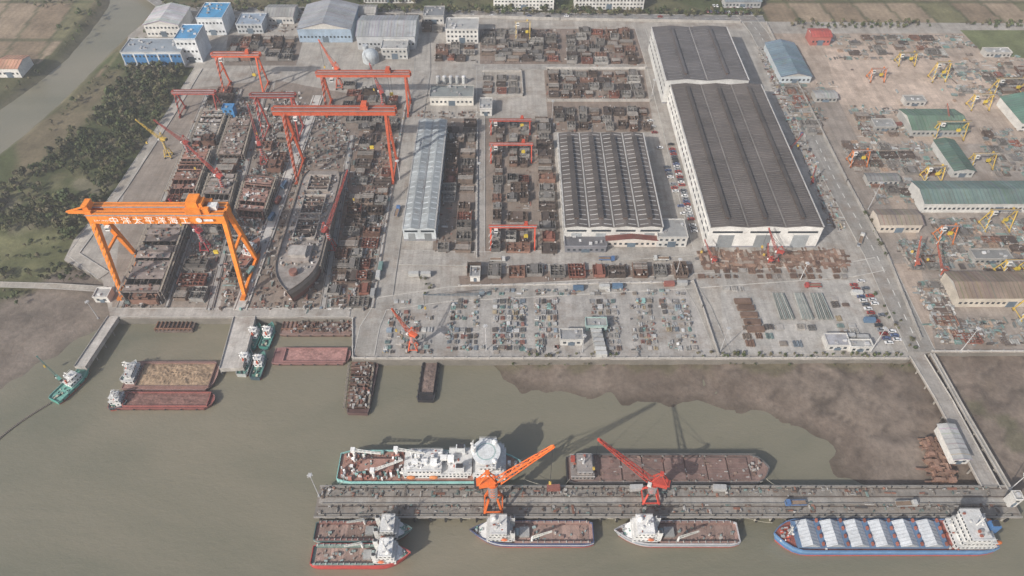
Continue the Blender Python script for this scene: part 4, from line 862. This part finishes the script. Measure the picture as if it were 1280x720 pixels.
# ship under construction on the slip, bow towards the river
A=Vector((*U(408,228),0)); E=Vector((*U(366,384),0)); L=(E-A).length; rot=math.atan2(E.y-A.y,E.x-A.x)
hb_=B();s=B();dk=B(); W=25
hull(hb_,L,W,8.5,bow=.26,stern=.10,side=(.20,.16,.135),deck=(.275,.25,.23),boot=(.22,.11,.09),bulw=.9,rise=2.5,flare=4,bootz=2.5,mat='rusty',sternw=.75,stripe=(.28,.25,.225))
for q in range(13):
    x=L*(.05+.053*q)
    for e in (-1,1): dk.bb(x,x+.35,e*W*.25-W*.10,e*W*.25+W*.10,8.55,9.4,jit((.26,.22,.19),.4),'rusty')
for x0_,x1_ in ((.06,.20),(.24,.40),(.44,.60)):
    dk.bb(L*x0_,L*x1_,-W*.27,W*.27,8.56,8.62,(.06,.05,.045),'rusty')
    for a,bq,c,e in ((L*x0_,L*x1_,-W*.28,-W*.26),(L*x0_,L*x1_,W*.26,W*.28),(L*x0_,L*x0_+.5,-W*.26,W*.26),(L*x1_-.5,L*x1_,-W*.26,W*.26)): dk.bb(a,bq,c,e,8.63,10.2,jit((.32,.29,.26),.15),'rusty')
    for q in range(5): xx=L*(x0_+(x1_-x0_)*(q+.5)/5); dk.bb(xx,xx+.3,-W*.26,W*.26,8.63,9.2,jit((.18,.14,.12),.3),'rusty')
deckjunk(dk,L*.05,L*.82,W*.85,8.6,180,PAL_SLIP,1.8)
dk.bb(L*.66,L*.78,-7,7,8.7,11,(.27,.24,.22),'rusty'); dk.bb(L*.69,L*.76,-5,5,11.003,13.5,(.32,.3,.28),'rusty'); dk.cyl((L*.86,0,9),(L*.86,0,12),2.4,(.2,.1,.08),14,'rusty')
for e in (-1,1):
    for q in range(22): x=L*(.04+.036*q); s.beam((x,e*(W/2+1.6),0),(x,e*(W/2+1.6),9.8),.18,.18,(.34,.32,.29))
    for z in (3,6,8.6): s.bb(L*.04,L*.80,e*(W/2+1.0)-.45,e*(W/2+1.0)+.45,z,z+.12,jit((.3,.25,.2),.2))
obj('ship_hull_under_construction',{'hull':hb_,'block_frames':dk,'staging':s},(A.x,A.y,1.8),rot)
tug(302,345,26,9,1.3,(.2,.2,.22),(.25,.12,.09),'small_ship_under_construction').location.z=1.5
# ------------------------------------------------------------ laydown yards
for (l0,r0,l1,r1,dn) in ((492,545,478,540,.5),(565,598,556,598,.6),(615,657,614,658,.9),(668,697,668,698,.8),(736,770,743,778,.8),(784,814,794,824,.8),(822,858,838,874,.8)):
    racks('pipe_spool_rack',quad(374,l0,r0,440,l1,r1),PAL_MIX,du=3.6,dv=4.4,dens=dn)
    parts('pipe_spool_pile',quad(374,l0,r0,440,l1,r1),int(90*dn),PAL_MIX,smin=.5,smax=1.8,hmax=1.0,cl=8,rj=.05)
racks('pipe_spool_rack',quad(362,600,850,370,600,860),PAL_MIX,3.5,3.5,.6)
racks('pipe_spool_rack',quad(432,475,700,443,465,700),PAL_MIX,4,3.5,.5)
for (x0_,x1_) in ((965,978),(992,1002),(1012,1026)):
    b=B(); q=quad(368,x0_,x1_,400,x0_+10,x1_+14)
    for k in range(8):
        A=quadpt(q,k/7,0);E=quadpt(q,k/7,1)
        for z in (0,1): b.cyl((*A,.45+z*.75),(*E,.45+z*.75),.36,jit((.20,.225,.21) if k%2 else (.28,.28,.26),.3),7)
    obj('pipe_bundle',b)
for (a_,e_) in ((370,928),(378,932),(387,936),(396,940),(405,944)):
    b=B(); x,y=U(e_,a_+8)
    for k in range(5): b.box(x+R.uniform(-.5,.5),y,.1+k*.35,9,3.4,.3,R.uniform(-.05,.05),jit((.18,.12,.09),.3),'rusty')
    obj('steel_plate_stack',b)
racks('steel_profile_stack',quad(405,925,1030,436,930,1050),PAL_RUST+PAL_MIX,6,6,.45)
racks('steel_profile_stack',quad(358,900,960,366,905,965),PAL_RUST,5,4,.6)
racks('steel_profile_stack',quad(370,1035,1058,430,1050,1080),PAL_RUST+PAL_MIX,5,5,.6)
SAND=[(.40,.40,.385),(.22,.245,.245),(.27,.25,.225),(.19,.25,.235),(.34,.30,.26),(.33,.24,.18),(.16,.25,.23),(.17,.14,.12),(.22,.2,.185),(.3,.3,.29),(.13,.11,.1)]
for z,n in (((45,1040,1200,75,1030,1240),150),((80,1160,1300,120,1180,1300),200),((135,1060,1120,175,1075,1140),160),((105,970,1008,150,1000,1030),140),((180,1050,1170,215,1070,1180),260),((225,1080,1140,255,1090,1145),140),((160,1225,1290,220,1240,1300),180),((275,1160,1290,335,1180,1300),500),((300,1115,1170,338,1135,1185),200),((352,1140,1182,430,1175,1200),240),((400,1190,1300,432,1200,1300),260),((70,1000,1300,140,1040,1300),90)):
    q=quad(*z); parts('steel_parts_pile',q,n,SAND,smin=.6,smax=4.0,hmax=1.4,cl=max(8,n//16),rj=.06)
for z,dn in (((44,1045,1195,76,1045,1235),.5),((78,1165,1300,122,1190,1300),.6),((130,1058,1085,176,1078,1100),.8),((176,1048,1180,216,1068,1190),.65),((222,1080,1142,256,1090,1148),.5),((160,1222,1290,222,1242,1310),.65),((272,1158,1300,338,1185,1320),.75),((350,1140,1182,432,1176,1204),.75),((398,1195,1310,434,1205,1320),.75),((105,970,1008,170,1005,1035),.6),((230,1148,1300,240,1150,1300),.5)):
    racks('steel_section_stack',quad(*z),SAND,6.5,6,dn)
for z,dn in (((180,1048,1110,212,1065,1130),.6),((275,1165,1290,318,1190,1300),.55),((402,1195,1300,432,1205,1310),.5),((46,1060,1180,70,1060,1190),.45),((85,1190,1300,118,1200,1300),.5),((352,1145,1180,425,1178,1205),.6),((135,1062,1100,172,1078,1125),.5),((335,1195,1280,350,1200,1290),.6),((105,975,1005,170,1010,1030),.5),((180,1115,1160,220,1130,1168),.6),((320,1120,1165,340,1138,1180),.6),((225,1082,1138,258,1092,1145),.5),((165,1225,1285,215,1240,1300),.45)):
    fill_blocks(quad(*z),pu=11,pv=9,dens=dn,sc=.6)
def wall(name,L,h=2.4,w=.35,col=(.43,.41,.38),z=0):
    b=B();pts=[U(*p) for p in L]
    for i in range(len(pts)-1): 
        b.beam((*pts[i],z+h/2),(*pts[i+1],z+h/2),w,h,col,'concrete'); d=Vector(pts[i+1])-Vector(pts[i]); k=int(d.length/6)
        for q in range(k+1): P=Vector(pts[i])+d*q/max(1,k); b.box(P.x,P.y,z,w*1.8,w*1.8,h+.25,0,tuple(c*.9 for c in col),'concrete')
    return obj(name,b)
wall('boundary_wall',[(957,30),(1010,132),(1058,228),(1108,320),(1150,425)]); wall('boundary_wall',[(200,18),(420,17),(700,25),(925,29)])
wall('quay_parapet',[(442,448),(1133,448)],1.1,.4); wall('quay_parapet',[(1165,440),(1400,440)],1.4,.5); wall('storage_wall',[(683,87),(806,87)],2.4,.4,(.45,.43,.4)); wall('storage_wall',[(684,127),(812,127)],2.4,.4,(.41,.39,.36)); wall('storage_wall',[(601,90),(652,90),(654,120),(601,121)],2,.4)
wall('boundary_wall',[(866,352),(878,385),(898,445)],2); wall('storage_wall',[(597,150),(596,322)],1.5,.4,(.43,.41,.38)); wall('storage_wall',[(574,358),(866,353)],1.0,.6)
wall('quay_parapet',[(441,399),(441,447)],1,.5)
# ------------------------------------------------------------ vehicles
def carmesh(col,kind='car'):
    b=B()
    if kind=='car':
        b.box(0,0,.35,4.5,1.8,.55,0,col,'paint',.98,.94); b.box(-.15,0,.9,2.7,1.6,.55,0,GLASS,'glass',.68,.82); b.box(-.15,0,1.452,1.75,1.25,.05,0,col)
        L=1.4;W=.85;r=.33; b.box(2.2,0,.55,.1,1.5,.2,0,(.6,.6,.58)); b.box(-2.2,0,.55,.1,1.5,.2,0,(.4,.03,.02))
    elif kind=='truck':
        b.box(3.6,0,.7,2.2,2.4,2.2,0,col,'paint',.85,.95); b.box(4.55,0,1.7,.15,2.1,.8,0,GLASS,'glass'); b.box(-1.2,0,.9,7,2.4,.25,0,GREY); b.box(-1.2,-1.15,1.15,7,.1,.8,0,jit(col,.3)); b.box(-1.2,1.15,1.15,7,.1,.8,0,jit(col,.3)); b.box(-1.2,0,1.15,6.6,2.0,.6,0,(.25,.18,.13),'rusty')
        L=3.2;W=1.1;r=.5
    else:
        b.box(0,0,.3,6.0,2.44,2.5,0,col)
        for k in range(9): b.box(-2.8+k*.7,0,.35,.12,2.5,2.4,0,tuple(c*.8 for c in col))
        b.box(0,0,2.82,5.8,2.2,.04,0,tuple(c*.9 for c in col)); b.box(3.02,0,.4,.06,2.2,2.2,0,tuple(c*.7 for c in col)); return b.mesh('shipping_container')
    for i in (-1,1):
        for k in (-1,1): b.cyl((i*L,k*(W-.12),r),(i*L,k*(W+.06),r),r,DARK,9)
    return b.mesh('parked_car' if kind=='car' else 'truck')
cars=[carmesh(c) for c in ((.7,.7,.7),(.62,.62,.61),(.04,.04,.045),(.3,.31,.33),(.12,.13,.15),(.3,.05,.04),(.09,.12,.22))]
trucks=[carmesh(c,'truck') for c in ((.08,.16,.33),(.4,.07,.06),(.5,.5,.48))]
conts=[carmesh(c,'cont') for c in ((.5,.5,.48),(.1,.17,.26),(.26,.1,.08),(.17,.27,.25),(.42,.42,.41))]
def row(name,ms,p0,p1,gap,rot,fillp=.85,z=.06):
    A=Vector(U(*p0));E=Vector(U(*p1)); n=max(1,int((E-A).length/gap))
    for k in range(n):
        if R.random()>fillp: continue
        P=A+(E-A)*(k+.5)/n; o=link(bpy.data.objects.new(name,R.choice(ms))); o.location=(P.x,P.y,z+.2); o.rotation_euler=(0,0,rot+R.choice((0,math.pi))+R.uniform(-.05,.05))
row('parked_car',cars,(838,180),(868,292),2.8,0,.9); row('parked_car',cars,(812,150),(862,290),3.6,0,.5); row('parked_car',cars,(852,180),(884,296),3.0,0,.6)
row('parked_car',cars,(882,15),(945,18),3,1.57,.8); row('parked_car',cars,(890,8),(940,10),3,1.57,.8)
row('parked_car',cars,(1062,350),(1112,432),2.9,0,.9); row('parked_car',cars,(1074,350),(1122,428),2.9,0,.7)
row('parked_car',cars,(945,60),(1080,320),18,1.1,.6); row('truck',trucks,(955,60),(1100,350),60,1.1,.6); row('truck',trucks,(500,250),(480,360),25,1.5,.5); row('truck',trucks,(520,327),(860,325),30,0,.5)
row('shipping_container',conts,(1064,356),(1096,425),5,0,.4); row('shipping_container',conts,(600,368),(860,356),7.5,0,.3); row('shipping_container',[conts[0],conts[4]],(742,404),(752,448),3,0,.9); row('shipping_container',conts,(1035,420),(1085,425),7,0,.5); row('shipping_container',conts,(640,612),(950,612),30,0,.5)
row('shipping_container',conts,(510,345),(540,345),7,0,1); row('truck',trucks,(910,362),(1050,358),22,0,.5); row('parked_car',cars,(440,20),(860,22),16,0,.6); row('shipping_container',conts,(1075,148),(1130,160),8,.2,.6)
row('truck',trucks,(650,628),(1200,632),45,0,.6)
row('shipping_container',conts,(465,375),(478,330),7,1.57,.6); row('shipping_container',conts,(300,380),(360,225),14,1.35,.4,.9)
rz(quad(60,945,958,290,1040,1060),260,PAL_RUST+PAL_MIX,rj=.05)
x,y=U(288,148); building('blue_site_cabin',x-4,x+4,y,y+6,8,wall=(.05,.2,.42),roof=(.07,.24,.46),floors=2)
# ------------------------------------------------------------ trees
GC=[(.058,.075,.032),(.075,.09,.04),(.045,.06,.028),(.10,.10,.05),(.08,.08,.045),(.12,.105,.065)]
def add_tree(V,Fc,Cl,x,y,z,s,rr):
    h=rr.uniform(5,8)*s; cr=rr.uniform(2.2,3.4)*s
    def limb(p,q,r0,r1):
        o=len(V)
        for P,r in ((p,r0),(q,r1)):
            for a,c in ((-1,-1),(1,-1),(1,1),(-1,1)): V.append((P[0]+a*r,P[1]+c*r,P[2]))
        for i in range(4): Fc.append((o+i,o+(i+1)%4,o+(i+1)%4+4,o+i+4)); Cl.append((.09,.07,.05))
    limb((x,y,z-.3),(x,y,z+h*.6),.22*s,.1*s)
    lobes=[]
    for k in range(4):
        a=rr.uniform(0,6.28); d=cr*rr.uniform(.3,.65); c=(x+math.cos(a)*d,y+math.sin(a)*d,z+h*rr.uniform(.5,.85)); limb((x,y,z+h*.35),c,.09*s,.04*s); lobes.append((c,cr*rr.uniform(.4,.62)))
    lobes.append(((x,y,z+h*.85),cr*.55))
    base=rr.choice(GC)
    for c,r in lobes:
        tone=rr.uniform(.7,1.35)
        for k in range(15):
            u=rr.uniform(-.5,1); a=rr.uniform(0,6.28); w=math.sqrt(max(0,1-u*u)); q=r*rr.uniform(.75,1.1)
            P=(c[0]+math.cos(a)*w*q,c[1]+math.sin(a)*w*q,c[2]+u*q*.85); n1=Vector((rr.gauss(0,1),rr.gauss(0,1),rr.gauss(0,.6))).normalized(); n2=n1.cross(Vector((math.cos(a),math.sin(a),.8))).normalized()
            e=r*rr.uniform(.28,.5); o=len(V)
            for i,j in ((-1,-.6),(.8,-1),(1,.7),(-.6,1)): V.append((P[0]+(n1.x*i+n2.x*j)*e,P[1]+(n1.y*i+n2.y*j)*e,P[2]+(n1.z*i+n2.z*j)*e))
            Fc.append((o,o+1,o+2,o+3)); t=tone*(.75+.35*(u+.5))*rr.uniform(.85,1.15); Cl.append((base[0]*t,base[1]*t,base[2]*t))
def grove(name,pts):
    V=[];Fc=[];Cl=[];rr=random.Random(len(pts)+3)
    for (x,y,z,s) in pts: add_tree(V,Fc,Cl,x,y,z,s,rr)
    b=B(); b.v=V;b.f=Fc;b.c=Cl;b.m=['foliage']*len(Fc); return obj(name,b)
def pip(x,y,P):
    c=False;n=len(P)
    for i in range(n):
        ax,ay=P[i];bx,by=P[(i+1)%n]
        if (ay>y)!=(by>y) and x<(bx-ax)*(y-ay)/(by-ay)+ax: c=not c
    return c
cpoly=canal
def scatter(L,step,thr,s0,s1,z=-.35,nsc=.018):
    P=Pq(L); xs_=[p[0] for p in P]; ys_=[p[1] for p in P]; out=[]; y=min(ys_)
    while y<max(ys_):
        x=min(xs_)
        while x<max(xs_):
            xx=x+R.uniform(-.5,.5)*step; yy_=y+R.uniform(-.5,.5)*step
            if pip(xx,yy_,P) and noise.noise(Vector((xx*nsc,yy_*nsc,5)))+.4*noise.noise(Vector((xx*.06,yy_*.06,1)))>thr+R.uniform(-.12,.12) and not pip(xx,yy_,cpoly): out.append((xx,yy_,z,R.uniform(s0,s1)))
            x+=step
        y+=step
    return out
t1=scatter([(243,84),(165,84),(118,145),(45,212),(-60,262),(-70,290),(60,288),(92,300),(148,228),(208,140)],4.6,-.36,.5,1.15)
t2=scatter([(-60,325),(60,345),(70,350),(-60,352)],4.5,-.3,.4,.8)+scatter([(-60,285),(90,290),(80,320),(-60,340)],7,-.02,.3,.7)
t3=scatter([(60,352),(120,352),(90,335),(60,330)],5,-.3,.4,.8)
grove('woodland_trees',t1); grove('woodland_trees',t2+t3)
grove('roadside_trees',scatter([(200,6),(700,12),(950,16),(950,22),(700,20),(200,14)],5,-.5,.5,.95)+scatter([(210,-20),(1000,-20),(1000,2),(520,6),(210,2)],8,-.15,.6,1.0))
grove('roadside_trees',scatter([(960,28),(1300,28),(1300,36),(960,36)],5,-.3,.4,.8)+scatter([(960,-3),(1300,-3),(1300,0),(960,0)],5,-.3,.4,.8))
grove('riverbank_trees',scatter([(0,133),(60,92),(110,42),(132,5),(125,0),(100,38),(45,85),(0,118)],6,-.05,.4,.75)+scatter([(0,0),(130,0),(100,40),(0,100)],9,.12,.4,.8)+scatter([(205,8),(185,40),(150,68),(50,170),(60,172),(120,112),(180,62),(215,12)],5.5,.0,.4,.8)+scatter([(0,362),(60,362),(30,385),(0,392)],4,-.1,.3,.6,-1.0))
grove('quay_hedge',scatter([(640,443),(1128,442),(1128,447),(640,447)],2.4,-.25,.22,.4,0)+scatter([(625,451),(1140,451),(1140,455),(625,455)],3.4,.02,.15,.28,-2.8)+scatter([(490,345),(535,345),(545,368),(490,372)],4,-.1,.25,.5,0)+scatter([(1060,340),(1075,340),(1150,432),(1140,438)],5,-.1,.25,.4,0))
grove('boundary_trees',scatter([(1012,135),(1018,135),(1112,322),(1106,322)],5,-.1,.3,.5,0)+scatter([(1215,492),(1280,540),(1280,552),(1230,508)],4,.15,.12,.25,-3))
# ------------------------------------------------------------ hazy air, light, world, camera
hm=bpy.data.materials.new('haze'); hm.use_nodes=True; nn=hm.node_tree.nodes; nn.clear()
vo=nn.new('ShaderNodeVolumeScatter'); vo.inputs['Color'].default_value=(.97,.98,1,1); vo.inputs['Density'].default_value=.00024; vo.inputs['Anisotropy'].default_value=.15
oo=nn.new('ShaderNodeOutputMaterial'); hm.node_tree.links.new(vo.outputs[0],oo.inputs['Volume']); MATS['haze']=hm
b=B(); b.bb(-3500,3500,-1500,5000,-30,420,(1,1,1),'haze'); obj('haze_air',b)
el=math.radians(34); az=(-.72,-.69)
S=bpy.data.lights.new('Sun','SUN'); S.energy=5.0; S.angle=math.radians(.8); S.color=(1,.95,.885)
so=link(bpy.data.objects.new('Sun',S)); dirv=Vector((az[0]*math.cos(el),az[1]*math.cos(el),math.sin(el)))
so.rotation_euler=dirv.to_track_quat('Z','Y').to_euler(); so.location=(-200,-100,400)
w=bpy.data.worlds.new('World'); scene.world=w; w.use_nodes=True; n=w.node_tree.nodes
sk=n.new('ShaderNodeTexSky'); sk.sky_type='NISHITA'; sk.sun_disc=False; sk.sun_elevation=el; sk.sun_rotation=math.radians(226); sk.dust_density=3; sk.air_density=1.0
w.node_tree.links.new(sk.outputs[0],n['Background'].inputs[0]); n['Background'].inputs[1].default_value=.15
cam=bpy.data.cameras.new('Camera'); cam.sensor_width=36; cam.lens=F/1280*36; cam.clip_start=1; cam.clip_end=20000
co=link(bpy.data.objects.new('Camera',cam)); co.location=(0,0,H); co.rotation_euler=(math.pi/2-PT,0,0); scene.camera=co
scene.view_settings.view_transform='Standard'; scene.view_settings.look='None'; scene.view_settings.exposure=0
print('objects',len(bpy.data.objects),'faces',sum(len(m.polygons) for m in bpy.data.meshes))
